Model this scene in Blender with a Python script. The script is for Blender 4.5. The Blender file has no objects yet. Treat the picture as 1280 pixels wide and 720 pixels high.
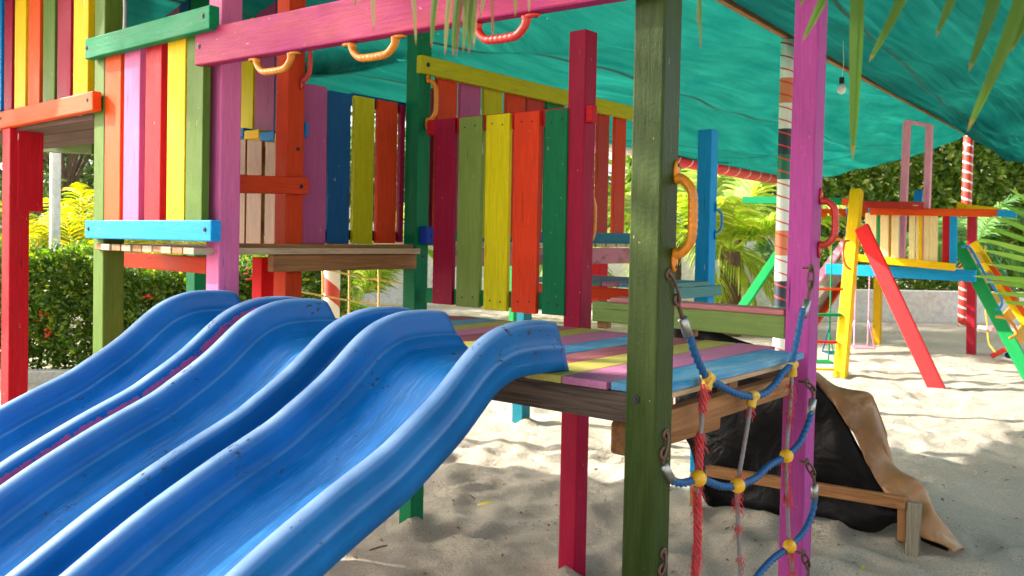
import bpy, bmesh, math, random
import numpy as np
from mathutils import Vector, Matrix
random.seed(7); RNG = np.random.default_rng(11)
S = bpy.context.scene
COL = S.collection
R_ = math.radians

# ------------------------------------------------------------------ camera
FPX = 1103.0; SH = 39.0; YAW = R_(39.1); PITCH = R_(1.3); ROLL = R_(1.146); HC = 1.52
_F = Vector((-math.sin(YAW), math.cos(YAW), 0)); _R = Vector((math.cos(YAW), math.sin(YAW), 0)); _U = Vector((0, 0, 1))
CF = _F*math.cos(PITCH) - _U*math.sin(PITCH)
_u = _U*math.cos(PITCH) + _F*math.sin(PITCH)
CR = _R*math.cos(ROLL) + _u*math.sin(ROLL)
CU = _u*math.cos(ROLL) - _R*math.sin(ROLL)
CAM = Vector((0, 0, HC))
cd = bpy.data.cameras.new('camera'); cam = bpy.data.objects.new('camera', cd); COL.objects.link(cam)
cd.sensor_width = 36; cd.lens = 36*FPX/1280; cd.shift_y = -SH/1280; cd.clip_end = 2000; cd.clip_start = 0.05
m = Matrix((CR, CU, -CF)).transposed().to_4x4(); m.translation = CAM; cam.matrix_world = m
cd.dof.use_dof = True; cd.dof.focus_distance = 3.2; cd.dof.aperture_fstop = 6.3
S.camera = cam

# ------------------------------------------------------------------ light
SUN_AZ = R_(180+64); SUN_EL = R_(30)          # azimuth clockwise from +Y
w = bpy.data.worlds.new("World"); S.world = w; w.use_nodes = True
nt = w.node_tree; bg = nt.nodes['Background']
sky = nt.nodes.new('ShaderNodeTexSky'); sky.sky_type = 'NISHITA'; sky.sun_disc = False
sky.sun_elevation = SUN_EL; sky.sun_rotation = SUN_AZ; sky.air_density = 1.0; sky.dust_density = 4.0; sky.ozone_density = 1.0
hs = nt.nodes.new('ShaderNodeHueSaturation'); hs.inputs['Saturation'].default_value = .5
nt.links.new(sky.outputs[0], hs.inputs['Color']); nt.links.new(hs.outputs[0], bg.inputs[0]); bg.inputs[1].default_value = 0.15
sd = bpy.data.lights.new('sun', 'SUN'); so = bpy.data.objects.new('sun', sd); COL.objects.link(so)
sd.energy = 3.5; sd.angle = R_(0.6); sd.color = (1.0, .95, .86)
sv = Vector((math.sin(SUN_AZ)*math.cos(SUN_EL), math.cos(SUN_AZ)*math.cos(SUN_EL), math.sin(SUN_EL)))
so.rotation_euler = sv.to_track_quat('Z', 'Y').to_euler(); so.location = sv*30
S.view_settings.view_transform = 'Standard'; S.view_settings.look = 'None'
S.view_settings.exposure = 1.95; S.view_settings.gamma = 1.0
S.render.engine = 'CYCLES'
S.cycles.max_bounces = 8; S.cycles.diffuse_bounces = 4; S.cycles.transparent_max_bounces = 12; S.cycles.transmission_bounces = 4

# ------------------------------------------------------------------ geometry helpers
def ray(px, py): return CF + CR*((px-640)/FPX) - CU*((py-(360-SH))/FPX)
def atX(px, py, x): d = ray(px, py); return CAM + d*(x/d.x)
def atY(px, py, y): d = ray(px, py); return CAM + d*(y/d.y)
def atZ(px, py, z): d = ray(px, py); return CAM + d*((z-HC)/d.z)
def atD(px, py, dd): return CAM + ray(px, py)*dd
def cw(r, f, z=0.0): return Vector((_R*r + _F*f)[:2] + (z,))     # camera-aligned ground coordinates
NF = -_F.copy()
NX = Vector((1, 0, 0)); NY = Vector((0, -1, 0)); NZ = Vector((0, 0, 1))

def tag(o, label=None, cat=None, group=None, kind=None):
    if label: o['label'] = label
    if cat: o['category'] = cat
    if group: o['group'] = group
    if kind: o['kind'] = kind
    return o
def thing(name, label, cat, loc=(0, 0, 0), group=None):
    o = bpy.data.objects.new(name, None); COL.objects.link(o); o.location = loc; o.empty_display_size = .1
    return tag(o, label, cat, group)
def link(name, me, mat, parent=None, mw=None):
    o = bpy.data.objects.new(name, me); COL.objects.link(o)
    if mat is not None:
        me.materials.clear(); me.materials.append(mat)
    if parent is not None:
        # parents are never rotated or scaled: accumulate their locations
        off = Vector((0, 0, 0)); p = parent; M = Matrix.Identity(4); ch = []
        while p is not None: ch.append(p); p = p.parent
        for p in reversed(ch): M = M @ p.matrix_parent_inverse @ p.matrix_basis
        o.parent = parent; o.matrix_parent_inverse = M.inverted()
    if mw is not None: o.matrix_basis = mw
    return o
def smooth(me, on=True):
    me.polygons.foreach_set('use_smooth', [on]*len(me.polygons)); return me
def bm_mesh(bm, name='mesh', sm=False):
    bmesh.ops.recalc_face_normals(bm, faces=bm.faces[:])
    me = bpy.data.meshes.new(name); bm.to_mesh(me); bm.free()
    if sm: smooth(me)
    return me
def box_mesh(wx, wy, lz, bev=.004, warp=0.0, cuts=0):
    bm = bmesh.new(); bmesh.ops.create_cube(bm, size=1)
    for v in bm.verts: v.co = Vector((v.co.x*wx, v.co.y*wy, v.co.z*lz))
    b = min(bev, .3*min(wx, wy, lz))
    if b > 0.0004: bmesh.ops.bevel(bm, geom=bm.edges[:], offset=b, segments=2, profile=.5, affect='EDGES')
    return bm_mesh(bm, 'board')
def frame(P0, P1, n):
    z = (P1-P0); L = z.length; z.normalize()
    y = (n - z*n.dot(z)); y.normalize(); x = y.cross(z)
    M = Matrix((x, y, z)).transposed().to_4x4(); M.translation = (P0+P1)/2
    return M, L
def board(parent, name, P0, P1, wd, th, mat, n=NY, bev=.004, jit=0.0):
    """box from P0 to P1 (its centre line); wd across, th along the normal n"""
    M, L = frame(Vector(P0), Vector(P1), Vector(n))
    if jit: M = M @ Matrix.Rotation(random.uniform(-jit, jit), 4, 'Y') @ Matrix.Translation((0, random.uniform(-.003, .003), 0))
    return link(name, box_mesh(wd, th, L, bev), mat, parent, M)
def catmull(pts, n=8):
    P = [Vector(p) for p in pts]; out = []
    if len(P) < 3:
        return [P[0].lerp(P[1], i/n) for i in range(n+1)]
    for i in range(len(P)-1):
        a = P[max(i-1, 0)]; b = P[i]; c = P[i+1]; d = P[min(i+2, len(P)-1)]
        for k in range(n):
            t = k/n
            out.append(.5*((2*b)+(c-a)*t+(2*a-5*b+4*c-d)*t*t+(3*b-a-3*c+d)*t**3))
    out.append(P[-1]); return out
def resample(P, step):
    s = [0.0]
    for a, b in zip(P, P[1:]): s.append(s[-1]+(b-a).length)
    n = max(2, int(s[-1]/step)); out = []; j = 0
    for i in range(n+1):
        t = s[-1]*i/n
        while j < len(s)-2 and s[j+1] < t: j += 1
        u = (t-s[j])/max(1e-9, s[j+1]-s[j]); out.append(P[j].lerp(P[j+1], min(1, u)))
    return out
def add_tube(bm, P, r, n=10, cap=True, strands=0, amp=0.0, twist=0.0, rfun=None):
    up = Vector((.13, .31, .94)); rings = []; s = 0
    x = None
    for i, p in enumerate(P):
        t = (P[min(i+1, len(P)-1)]-P[max(i-1, 0)]).normalized()
        if i: s += (p-P[i-1]).length
        if x is None:
            x = t.cross(up)
            if x.length < 1e-3: x = t.cross(Vector((1, 0, 0)))
        x = (x - t*x.dot(t)).normalized(); y = t.cross(x)
        rr = r if rfun is None else rfun(i/(len(P)-1), s)
        ring = []
        for k in range(n):
            a = 2*math.pi*k/n
            q = rr*(1+amp*math.cos(strands*a - twist*s)) if strands else rr
            ring.append(bm.verts.new(p + x*math.cos(a)*q + y*math.sin(a)*q))
        rings.append(ring)
    for A, B in zip(rings, rings[1:]):
        for k in range(n): bm.faces.new((A[k], A[(k+1) % n], B[(k+1) % n], B[k]))
    if cap: bm.faces.new(rings[0][::-1]); bm.faces.new(rings[-1])
def tube(parent, name, pts, r, mat, n=10, seg=8, raw=False, **kw):
    bm = bmesh.new(); P = [Vector(p) for p in pts] if raw else catmull(pts, seg)
    add_tube(bm, P, r, n, **kw); return link(name, bm_mesh(bm, name, True), mat, parent)
def add_disc(bm, c, n, r, th):
    """short cylinder centred on c along n"""
    n = n.normalized(); a = n.cross(Vector((.3, .5, .81))).normalized(); b = n.cross(a)
    lo = [bm.verts.new(c - n*th/2 + (a*math.cos(t)+b*math.sin(t))*r) for t in np.linspace(0, 2*math.pi, 13)[:-1]]
    hi = [bm.verts.new(c + n*th/2 + (a*math.cos(t)+b*math.sin(t))*r*.9) for t in np.linspace(0, 2*math.pi, 13)[:-1]]
    for k in range(12): bm.faces.new((lo[k], lo[(k+1) % 12], hi[(k+1) % 12], hi[k]))
    bm.faces.new(lo[::-1]); bm.faces.new(hi)
def bolt(parent, c, n, r=.011):
    bm = bmesh.new(); c = Vector(c); n = Vector(n)
    # a counterbored hole with a bolt head: dark washer ring + small head
    add_disc(bm, c, n, r, .003); add_disc(bm, c+n*.002, n, r*.45, .004)
    return link('bolt', bm_mesh(bm), MAT['hole'], parent)
def ball(parent, name, c, r, mat, sc=(1, 1, 1), rot=None):
    bm = bmesh.new(); bmesh.ops.create_icosphere(bm, subdivisions=3, radius=r)
    M = Matrix.Diagonal((*sc, 1))
    if rot is not None: M = rot.to_4x4() @ M
    bmesh.ops.transform(bm, matrix=Matrix.Translation(Vector(c)) @ M, verts=bm.verts[:])
    return link(name, bm_mesh(bm, name, True), mat, parent)

# ------------------------------------------------------------------ materials
def lin(c):
    return tuple(((v/255)/12.92 if v/255 <= .04045 else ((v/255+.055)/1.055)**2.4) for v in c)
def newmat(name):
    m = bpy.data.materials.new(name); m.use_nodes = True; nt = m.node_tree
    return m, nt, nt.nodes['Principled BSDF']
def N(nt, t, **kw):
    n = nt.nodes.new(t)
    for k, v in kw.items():
        if k.startswith('i_'): n.inputs[k[2:].replace('_', ' ')].default_value = v
        else: setattr(n, k, v)
    return n
def mixc(nt, fac, a, b, blend='MIX'):
    n = nt.nodes.new('ShaderNodeMix'); n.data_type = 'RGBA'; n.blend_type = blend; n.clamp_factor = True
    for sock, v in ((n.inputs[0], fac), (n.inputs[6], a), (n.inputs[7], b)):
        if hasattr(v, 'is_linked') or hasattr(v, 'links'): nt.links.new(v, sock)
        else: sock.default_value = v if not isinstance(v, tuple) or len(v) == 4 else (*v, 1)
    return n.outputs[2]
def ramp(nt, src, a, b, lo=0.0, hi=1.0):
    n = nt.nodes.new('ShaderNodeMapRange'); n.inputs[1].default_value = a; n.inputs[2].default_value = b
    n.inputs[3].default_value = lo; n.inputs[4].default_value = hi; nt.links.new(src, n.inputs[0]); return n.outputs[0]
def coords(nt, scale=(1, 1, 1), rnd=True):
    tc = nt.nodes.new('ShaderNodeTexCoord'); mp = nt.nodes.new('ShaderNodeMapping'); mp.inputs[3].default_value = scale
    nt.links.new(tc.outputs['Object'], mp.inputs[0])
    if rnd:
        oi = nt.nodes.new('ShaderNodeObjectInfo'); mu = nt.nodes.new('ShaderNodeMath'); mu.operation = 'MULTIPLY'; mu.inputs[1].default_value = 37
        nt.links.new(oi.outputs['Random'], mu.inputs[0]); nt.links.new(mu.outputs[0], mp.inputs[1])
    return mp.outputs[0]
def noise(nt, vec, scale, detail=4, rough=.55, dist=0):
    n = nt.nodes.new('ShaderNodeTexNoise'); n.inputs['Scale'].default_value = scale; n.inputs['Detail'].default_value = detail
    n.inputs['Roughness'].default_value = rough; n.inputs['Distortion'].default_value = dist
    nt.links.new(vec, n.inputs['Vector']); return n.outputs[0]
def bump(nt, h, bsdf, strength=.3, dist=.004):
    b = nt.nodes.new('ShaderNodeBump'); b.inputs['Strength'].default_value = strength; b.inputs['Distance'].default_value = dist
    nt.links.new(h, b.inputs['Height']); nt.links.new(b.outputs[0], bsdf.inputs['Normal']); return b
def paint(name, rgb, rough=.42, wear=.5, fade=.35, second=None, gr=.45):
    """brush-painted softwood: grain ridges, faded blotches, dents, chips down to wood"""
    m, nt, p = newmat(name); c = lin(rgb); mn = min(c); c = tuple(max(0, v-mn*.2)*.9 for v in c)
    g = coords(nt, (1, 1, .06)); o = coords(nt, (1, 1, 1)); l = coords(nt, (1, 1, .35))
    grain = noise(nt, g, 120, 5, .6, .6); blotch = noise(nt, l, 7, 5, .6); dent = noise(nt, o, 90, 2, .5); speck = noise(nt, l, 55, 3, .7)
    dark = tuple(v*.66 for v in c); lt = tuple(min(1, v*1.12 + .012) for v in c)
    if second: lt = lin(second)
    col = mixc(nt, ramp(nt, blotch, .35, .68, 0, fade+.25), (*c, 1), (*lt, 1))
    col = mixc(nt, ramp(nt, grain, .38, .62, gr, 0), col, (*dark, 1))
    chip = ramp(nt, speck, .725-.035*wear, .74-.035*wear)
    col = mixc(nt, chip, col, (*lin((176, 140, 105)), 1))
    ck = noise(nt, coords(nt, (1, 1, .035)), 70, 3, .5, .3); kn = noise(nt, coords(nt, (1, 1, .3)), 16, 2, .5)
    cm = nt.nodes.new('ShaderNodeMath'); cm.operation = 'MULTIPLY'; nt.links.new(ramp(nt, ck, .70, .73), cm.inputs[0]); nt.links.new(ramp(nt, kn, .45, .6), cm.inputs[1])
    col = mixc(nt, cm.outputs[0], col, (*tuple(v*.18+.004 for v in c), 1))
    dr = noise(nt, coords(nt, (1, 1, .16)), 26, 2, .5); col = mixc(nt, ramp(nt, dr, .79, .80, 0, .7), col, (*lin((225, 215, 205)), 1))
    d2 = noise(nt, o, 3.0, 6, .7)
    col = mixc(nt, ramp(nt, d2, .52, .75, 0, .28), col, (*tuple(v*.5+.012 for v in c), 1))
    nt.links.new(col, p.inputs['Base Color'])
    nt.links.new(ramp(nt, blotch, .3, .7, rough+.02, rough+.24), p.inputs['Roughness'])
    ad = nt.nodes.new('ShaderNodeMath'); ad.operation = 'ADD'; nt.links.new(grain, ad.inputs[0]); nt.links.new(dent, ad.inputs[1])
    bump(nt, ad.outputs[0], p, .32, .003)
    p.inputs['Specular IOR Level'].default_value = .12
    return m
def wood(name, a, b, rough=.75, paintcol=None, pamt=.5):
    m, nt, p = newmat(name)
    g = coords(nt, (1, 1, .05)); o = coords(nt, (1, 1, .5))
    grain = noise(nt, g, 55, 8, .65, 1.2); bl = noise(nt, o, 6, 5, .6)
    col = mixc(nt, ramp(nt, grain, .35, .65), (*lin(a), 1), (*lin(b), 1))
    col = mixc(nt, ramp(nt, bl, .5, .75, 0, .55), col, (*tuple(v*.35 for v in lin(a)), 1))
    if paintcol:
        pn = noise(nt, o, 14, 6, .75); col = mixc(nt, ramp(nt, pn, pamt-.04, pamt+.04), (*lin(paintcol), 1), col)
    nt.links.new(col, p.inputs['Base Color']); p.inputs['Roughness'].default_value = rough
    bump(nt, grain, p, .5, .004); return m
def flat(name, rgb, rough=.5, metal=0, bmp=0, sc=60):
    m, nt, p = newmat(name); v = coords(nt); n1 = noise(nt, v, sc, 4, .6); c = lin(rgb)
    col = mixc(nt, ramp(nt, n1, .35, .7), (*c, 1), (*tuple(x*.72 for x in c), 1)); nt.links.new(col, p.inputs['Base Color'])
    p.inputs['Roughness'].default_value = rough; p.inputs['Metallic'].default_value = metal
    if bmp: bump(nt, n1, p, bmp, .003)
    return m
MAT = {}
for n_, c_, kw in [
    ('orange', (232, 84, 22), {}), ('deep_orange', (206, 62, 22), {}), ('red', (196, 22, 36), {}), ('bright_red', (228, 34, 36), {}), ('scarlet', (236, 66, 26), {}),
    ('crimson', (158, 18, 54), {}), ('maroon', (150, 22, 62), {}), ('brick', (178, 56, 44), {}), ('pink', (230, 122, 164), {}),
    ('dusty_pink', (178, 92, 134), {}), ('rose', (180, 52, 84), dict(fade=.8, second=(158, 44, 112), gr=.75, wear=1)), ('purple', (180, 80, 150), dict(wear=.8)), ('magenta', (206, 84, 156), {}),
    ('yellow', (246, 196, 8), {}), ('lemon', (232, 214, 10), {}), ('lime_yellow', (186, 178, 14), {}), ('mustard', (216, 166, 22), {}),
    ('olive', (92, 118, 40), dict(fade=.6)), ('dark_olive', (62, 84, 34), dict(wear=1.0, fade=.5)), ('sage', (134, 156, 78), {}),
    ('green', (0, 132, 80), {}), ('deep_green', (0, 112, 66), {}), ('leaf_green', (28, 150, 78), {}), ('teal', (24, 112, 128), {}), ('grey_teal', (96, 146, 140), dict(wear=1)),
    ('blue', (18, 124, 190), {}), ('navy', (22, 82, 130), {}), ('royal', (24, 58, 150), {}), ('sky', (20, 152, 212), {}),
    ('cream', (255, 232, 176), {}), ('light_pink', (255, 178, 200), {}), ('plank_pink', (196, 128, 162), dict(wear=2.2, fade=.8)),
    ('plank_yellow', (184, 172, 96), dict(wear=2.2, fade=.7)), ('plank_maroon', (142, 62, 84), dict(wear=1.6, fade=.8, second=(190, 120, 125))), ('plank_blue', (24, 134, 188), dict(wear=2.2, fade=.7, second=(140, 180, 195))),
    ('faded_green', (128, 150, 84), dict(wear=1.3)), ('faded_pink', (196, 130, 130), dict(wear=2)), ('leg_red', (158, 26, 44), {})]:
    MAT[n_] = paint('paint_'+n_, c_, **kw)
MAT['post_olive'] = paint('paint_post_olive', (52, 68, 28), wear=.2, fade=.5, second=(66, 78, 36), rough=.3, gr=.6)
MAT['wood'] = wood('pine_board', (168, 114, 62), (124, 80, 42))
MAT['wood_slat'] = wood('varnished_slat', (144, 92, 36), (112, 68, 24), .5)
MAT['old_wood'] = wood('weathered_beam', (104, 84, 70), (52, 41, 35), .85)
MAT['grey_wood'] = wood('grey_wood', (150, 140, 118), (110, 100, 82), .85)
MAT['dark_wood'] = wood('dark_underboards', (104, 78, 62), (66, 46, 36), .85)
MAT['pale_wood'] = wood('pale_ends', (206, 176, 140), (170, 138, 104), .8)
MAT['chipped_pink'] = wood('chipped_pink_edge', (150, 106, 86), (110, 76, 60), .85, (184, 110, 120), .56)
MAT['hole'] = flat('bolt_dark', (22, 18, 20), .5)
MAT['steel'] = flat('steel', (176, 174, 168), .38, .85)
MAT['rust'] = flat('rusty_steel', (112, 84, 72), .6, .6, .4)
MAT['h_yellow'] = flat('plastic_amber', (216, 128, 8), .38, 0, .15, 30)
MAT['h_red'] = flat('plastic_red', (206, 48, 36), .35, 0, .1, 30)
MAT['h_orange'] = flat('plastic_orange', (226, 96, 24), .35)
MAT['h_blue'] = flat('plastic_sky', (24, 140, 200), .35)
MAT['h_green'] = flat('plastic_green', (20, 140, 80), .35)
MAT['conn'] = flat('connector_yellow', (222, 176, 46), .5, 0, .3, 50)
MAT['conn_ball'] = flat('connector_ball', (238, 178, 20), .4)
MAT['rope_blue'] = flat('rope_blue', (10, 84, 138), .6, 0, .2, 200)
MAT['rope_grey'] = flat('rope_grey', (138, 130, 128), .8, 0, .3, 200)
MAT['rope_red'] = flat('rope_red', (212, 62, 66), .8, 0, .3, 200)
MAT['rope_tan'] = flat('rope_tan', (222, 190, 110), .8)
MAT['rope_pink'] = flat('rope_pink', (226, 120, 160), .7)
MAT['white_paint'] = flat('white_paint', (226, 224, 216), .6, 0, .1, 12)
MAT['bulb'] = flat('bulb_glass', (235, 235, 230), .15)
MAT['black'] = flat('black_cap', (25, 25, 25), .4)
MAT['bark'] = wood('bark', (112, 88, 66), (70, 54, 40), .9)

def stripe_mat(name, cols, pitch, fr=.5, edge=None):
    """helical tape bands round a pole, from the pole's own object coordinates"""
    m, nt, p = newmat(name)
    tc = nt.nodes.new('ShaderNodeTexCoord'); sx = nt.nodes.new('ShaderNodeSeparateXYZ'); nt.links.new(tc.outputs['Object'], sx.inputs[0])
    at = nt.nodes.new('ShaderNodeMath'); at.operation = 'ARCTAN2'; nt.links.new(sx.outputs[1], at.inputs[0]); nt.links.new(sx.outputs[0], at.inputs[1])
    a1 = nt.nodes.new('ShaderNodeMath'); a1.operation = 'DIVIDE'; a1.inputs[1].default_value = 2*math.pi; nt.links.new(at.outputs[0], a1.inputs[0])
    z = nt.nodes.new('ShaderNodeMath'); z.operation = 'DIVIDE'; z.inputs[1].default_value = pitch; nt.links.new(sx.outputs[2], z.inputs[0])
    s = nt.nodes.new('ShaderNodeMath'); s.operation = 'ADD'; nt.links.new(a1.outputs[0], s.inputs[0]); nt.links.new(z.outputs[0], s.inputs[1])
    fr_ = nt.nodes.new('ShaderNodeMath'); fr_.operation = 'FRACT'; nt.links.new(s.outputs[0], fr_.inputs[0])
    if len(cols) == 2:
        gt = nt.nodes.new('ShaderNodeMath'); gt.operation = 'GREATER_THAN'; gt.inputs[1].default_value = fr; nt.links.new(fr_.outputs[0], gt.inputs[0])
        col = mixc(nt, gt.outputs[0], (*lin(cols[0]), 1), (*lin(cols[1]), 1))
    else:
        dv = nt.nodes.new('ShaderNodeMath'); dv.operation = 'DIVIDE'; dv.inputs[1].default_value = pitch*len(cols)*2; nt.links.new(sx.outputs[2], dv.inputs[0])
        f2 = nt.nodes.new('ShaderNodeMath'); f2.operation = 'FRACT'; nt.links.new(dv.outputs[0], f2.inputs[0])
        cr = nt.nodes.new('ShaderNodeValToRGB'); cr.color_ramp.interpolation = 'CONSTANT'
        el = cr.color_ramp.elements; el[0].position = 0; el[0].color = (*lin(cols[0]), 1); el[1].position = 1/len(cols); el[1].color = (*lin(cols[1]), 1)
        for i in range(2, len(cols)):
            e = el.new(i/len(cols)); e.color = (*lin(cols[i]), 1)
        nt.links.new(f2.outputs[0], cr.inputs[0]); gt = nt.nodes.new('ShaderNodeMath'); gt.operation = 'GREATER_THAN'; gt.inputs[1].default_value = 1-fr
        nt.links.new(fr_.outputs[0], gt.inputs[0]); col = mixc(nt, gt.outputs[0], cr.outputs[0], (*lin(edge), 1))
    nt.links.new(col, p.inputs['Base Color']); p.inputs['Roughness'].default_value = .45
    return m
MAT['pole_multi'] = stripe_mat('pole_multi', [(235, 235, 225), (235, 235, 225), (20, 110, 80), (40, 48, 60), (238, 234, 224), (226, 130, 90)], .115, .12, (220, 60, 40))
MAT['pole_red'] = stripe_mat('pole_red', [(236, 230, 220), (206, 56, 44)], .17, .22)
MAT['pole_white'] = stripe_mat('pole_white', [(235, 228, 215), (200, 66, 44)], .30, .55)
MAT['pole_rail'] = stripe_mat('pole_rail', [(236, 226, 216), (200, 30, 40)], .26, .06)
MAT['pole_rail_white'] = stripe_mat('pole_rail_white', [(120, 110, 105), (236, 230, 222)], .30, .04)

def leafmat(name, a, b, c=None, trans=.5, rough=.5):
    m, nt, p = newmat(name)
    at = nt.nodes.new('ShaderNodeAttribute'); at.attribute_name = 'tint'
    col = mixc(nt, at.outputs['Fac'], (*lin(a), 1), (*lin(b), 1))
    if c: col = mixc(nt, ramp(nt, at.outputs['Fac'], .9, .97), col, (*lin(c), 1))
    nt.links.new(col, p.inputs['Base Color']); p.inputs['Roughness'].default_value = rough
    tr = nt.nodes.new('ShaderNodeBsdfTranslucent'); hs = nt.nodes.new('ShaderNodeHueSaturation'); hs.inputs['Value'].default_value = 1.6; hs.inputs['Saturation'].default_value = 1.1
    nt.links.new(col, hs.inputs['Color']); nt.links.new(hs.outputs[0], tr.inputs[0])
    mx = nt.nodes.new('ShaderNodeMixShader'); mx.inputs[0].default_value = trans
    nt.links.new(p.outputs[0], mx.inputs[1]); nt.links.new(tr.outputs[0], mx.inputs[2]); nt.links.new(mx.outputs[0], nt.nodes['Material Output'].inputs[0])
    return m
MAT['hedge'] = leafmat('hedge_leaf', (50, 84, 24), (122, 152, 50), (170, 170, 50), .4)
MAT['hedge2'] = leafmat('tall_hedge_leaf', (58, 96, 26), (136, 158, 52), (224, 222, 130), .45)
MAT['tree'] = leafmat('tree_leaf', (52, 82, 44), (110, 128, 66), None, .4)
MAT['bright'] = leafmat('bright_leaf', (116, 136, 28), (190, 176, 50), (220, 200, 100), .5)
MAT['palm'] = leafmat('palm_leaf', (104, 142, 40), (180, 190, 80), (214, 200, 110), .5)
MAT['palm_dark'] = leafmat('palm_dark', (50, 96, 46), (110, 150, 70), None, .4)
MAT['frond'] = leafmat('frond_leaf', (46, 82, 4), (86, 116, 8), (110, 96, 24), .3, .7)
MAT['palm_near'] = leafmat('palm_near', (110, 160, 60), (170, 200, 90), None, .5)
MAT['frond_dry'] = leafmat('frond_dry', (58, 92, 26), (140, 122, 84), (120, 70, 56), .25, .8)
MAT['petal'] = flat('petal', (224, 72, 44), .6)

# sand
def sand():
    m, nt, p = newmat('sand'); v = coords(nt, rnd=False)
    a = noise(nt, v, 1.2, 5, .6); b = noise(nt, v, 160, 4, .7); c = noise(nt, v, 26, 6, .75); d = noise(nt, v, 9, 5, .6)
    col = mixc(nt, ramp(nt, a, .3, .7), (*lin((222, 212, 194)), 1), (*lin((200, 188, 168)), 1))
    col = mixc(nt, ramp(nt, b, .38, .66, 0, .62), col, (*lin((132, 112, 88)), 1))
    col = mixc(nt, ramp(nt, c, .60, .70, 0, .55), col, (*lin((92, 76, 58)), 1))
    nt.links.new(col, p.inputs['Base Color']); p.inputs['Roughness'].default_value = .95; p.inputs['Specular IOR Level'].default_value = .15
    ad = nt.nodes.new('ShaderNodeMath'); ad.operation = 'MULTIPLY_ADD'; ad.inputs[1].default_value = .25; nt.links.new(b, ad.inputs[0])
    a2 = nt.nodes.new('ShaderNodeMath'); a2.operation = 'MULTIPLY_ADD'; a2.inputs[1].default_value = .6; nt.links.new(c, a2.inputs[0]); nt.links.new(d, a2.inputs[2])
    nt.links.new(a2.outputs[0], ad.inputs[2]); bump(nt, ad.outputs[0], p, 1.0, .06)
    return m
MAT['sand'] = sand()

# shade cloth
def cloth():
    m, nt, p = newmat('shade_cloth'); nt.nodes.remove(p)
    v = coords(nt, (1, 1, 1), False); st = coords(nt, (4.2, .30, 1), False); st2 = coords(nt, (2.2, .8, 1), False)
    w1 = noise(nt, st, 3.0, 8, .7, .12); w2 = noise(nt, st2, 1.1, 6, .6, .4); w3 = noise(nt, v, .7, 3, .5)
    col = mixc(nt, ramp(nt, w1, .25, .8), (*lin((30, 112, 106)), 1), (*lin((66, 150, 140)), 1))
    col = mixc(nt, ramp(nt, w2, .48, .72, 0, .45), col, (*lin((0, 108, 112)), 1))
    wa = nt.nodes.new('ShaderNodeTexWave'); wa.inputs['Scale'].default_value = 24; wa.inputs['Distortion'].default_value = 1.5; wa.bands_direction = 'X'; nt.links.new(v, wa.inputs[0])
    wb = nt.nodes.new('ShaderNodeTexWave'); wb.inputs['Scale'].default_value = 24; wb.inputs['Distortion'].default_value = 1.5; wb.bands_direction = 'Y'; nt.links.new(v, wb.inputs[0])
    wm = nt.nodes.new('ShaderNodeMath'); wm.operation = 'MULTIPLY'; nt.links.new(wa.outputs[1], wm.inputs[0]); nt.links.new(wb.outputs[1], wm.inputs[1])
    col = mixc(nt, ramp(nt, wm.outputs[0], 0, .6, .22, 0), col, (*lin((0, 84, 84)), 1))
    fd = noise(nt, coords(nt, (6, .16, 1), False), 1.7, 3, .5, .4); col = mixc(nt, ramp(nt, fd, .58, .70, 0, .3), col, (*lin((0, 92, 92)), 1)); col = mixc(nt, ramp(nt, fd, .34, .42, .12, 0), col, (*lin((96, 214, 204)), 1))  # fold shading put into the colour: darker streaks and a pale cyan highlight
    df = nt.nodes.new('ShaderNodeBsdfDiffuse'); tl = nt.nodes.new('ShaderNodeBsdfTranslucent'); tp = nt.nodes.new('ShaderNodeBsdfTransparent')
    nt.links.new(col, df.inputs[0]); nt.links.new(col, tl.inputs[0])
    tp.inputs[0].default_value = (.5, .95, .76, 1)
    m1 = nt.nodes.new('ShaderNodeMixShader'); m1.inputs[0].default_value = .7
    nt.links.new(df.outputs[0], m1.inputs[1]); nt.links.new(tl.outputs[0], m1.inputs[2])
    m2 = nt.nodes.new('ShaderNodeMixShader'); nt.links.new(m1.outputs[0], m2.inputs[1]); nt.links.new(tp.outputs[0], m2.inputs[2])
    sp = noise(nt, v, 22, 3, .7)
    nt.links.new(ramp(nt, sp, .70, .76, .09, .4), m2.inputs[0])
    nt.links.new(m2.outputs[0], nt.nodes['Material Output'].inputs[0])
    bp = nt.nodes.new('ShaderNodeBump'); bp.inputs['Strength'].default_value = .2; bp.inputs['Distance'].default_value = .03
    nt.links.new(w1, bp.inputs['Height']); nt.links.new(bp.outputs[0], df.inputs['Normal']); nt.links.new(bp.outputs[0], tl.inputs['Normal'])
    return m
MAT['cloth'] = cloth(); MAT['seam'] = flat('seam_tape', (10, 92, 88), .8)

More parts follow.
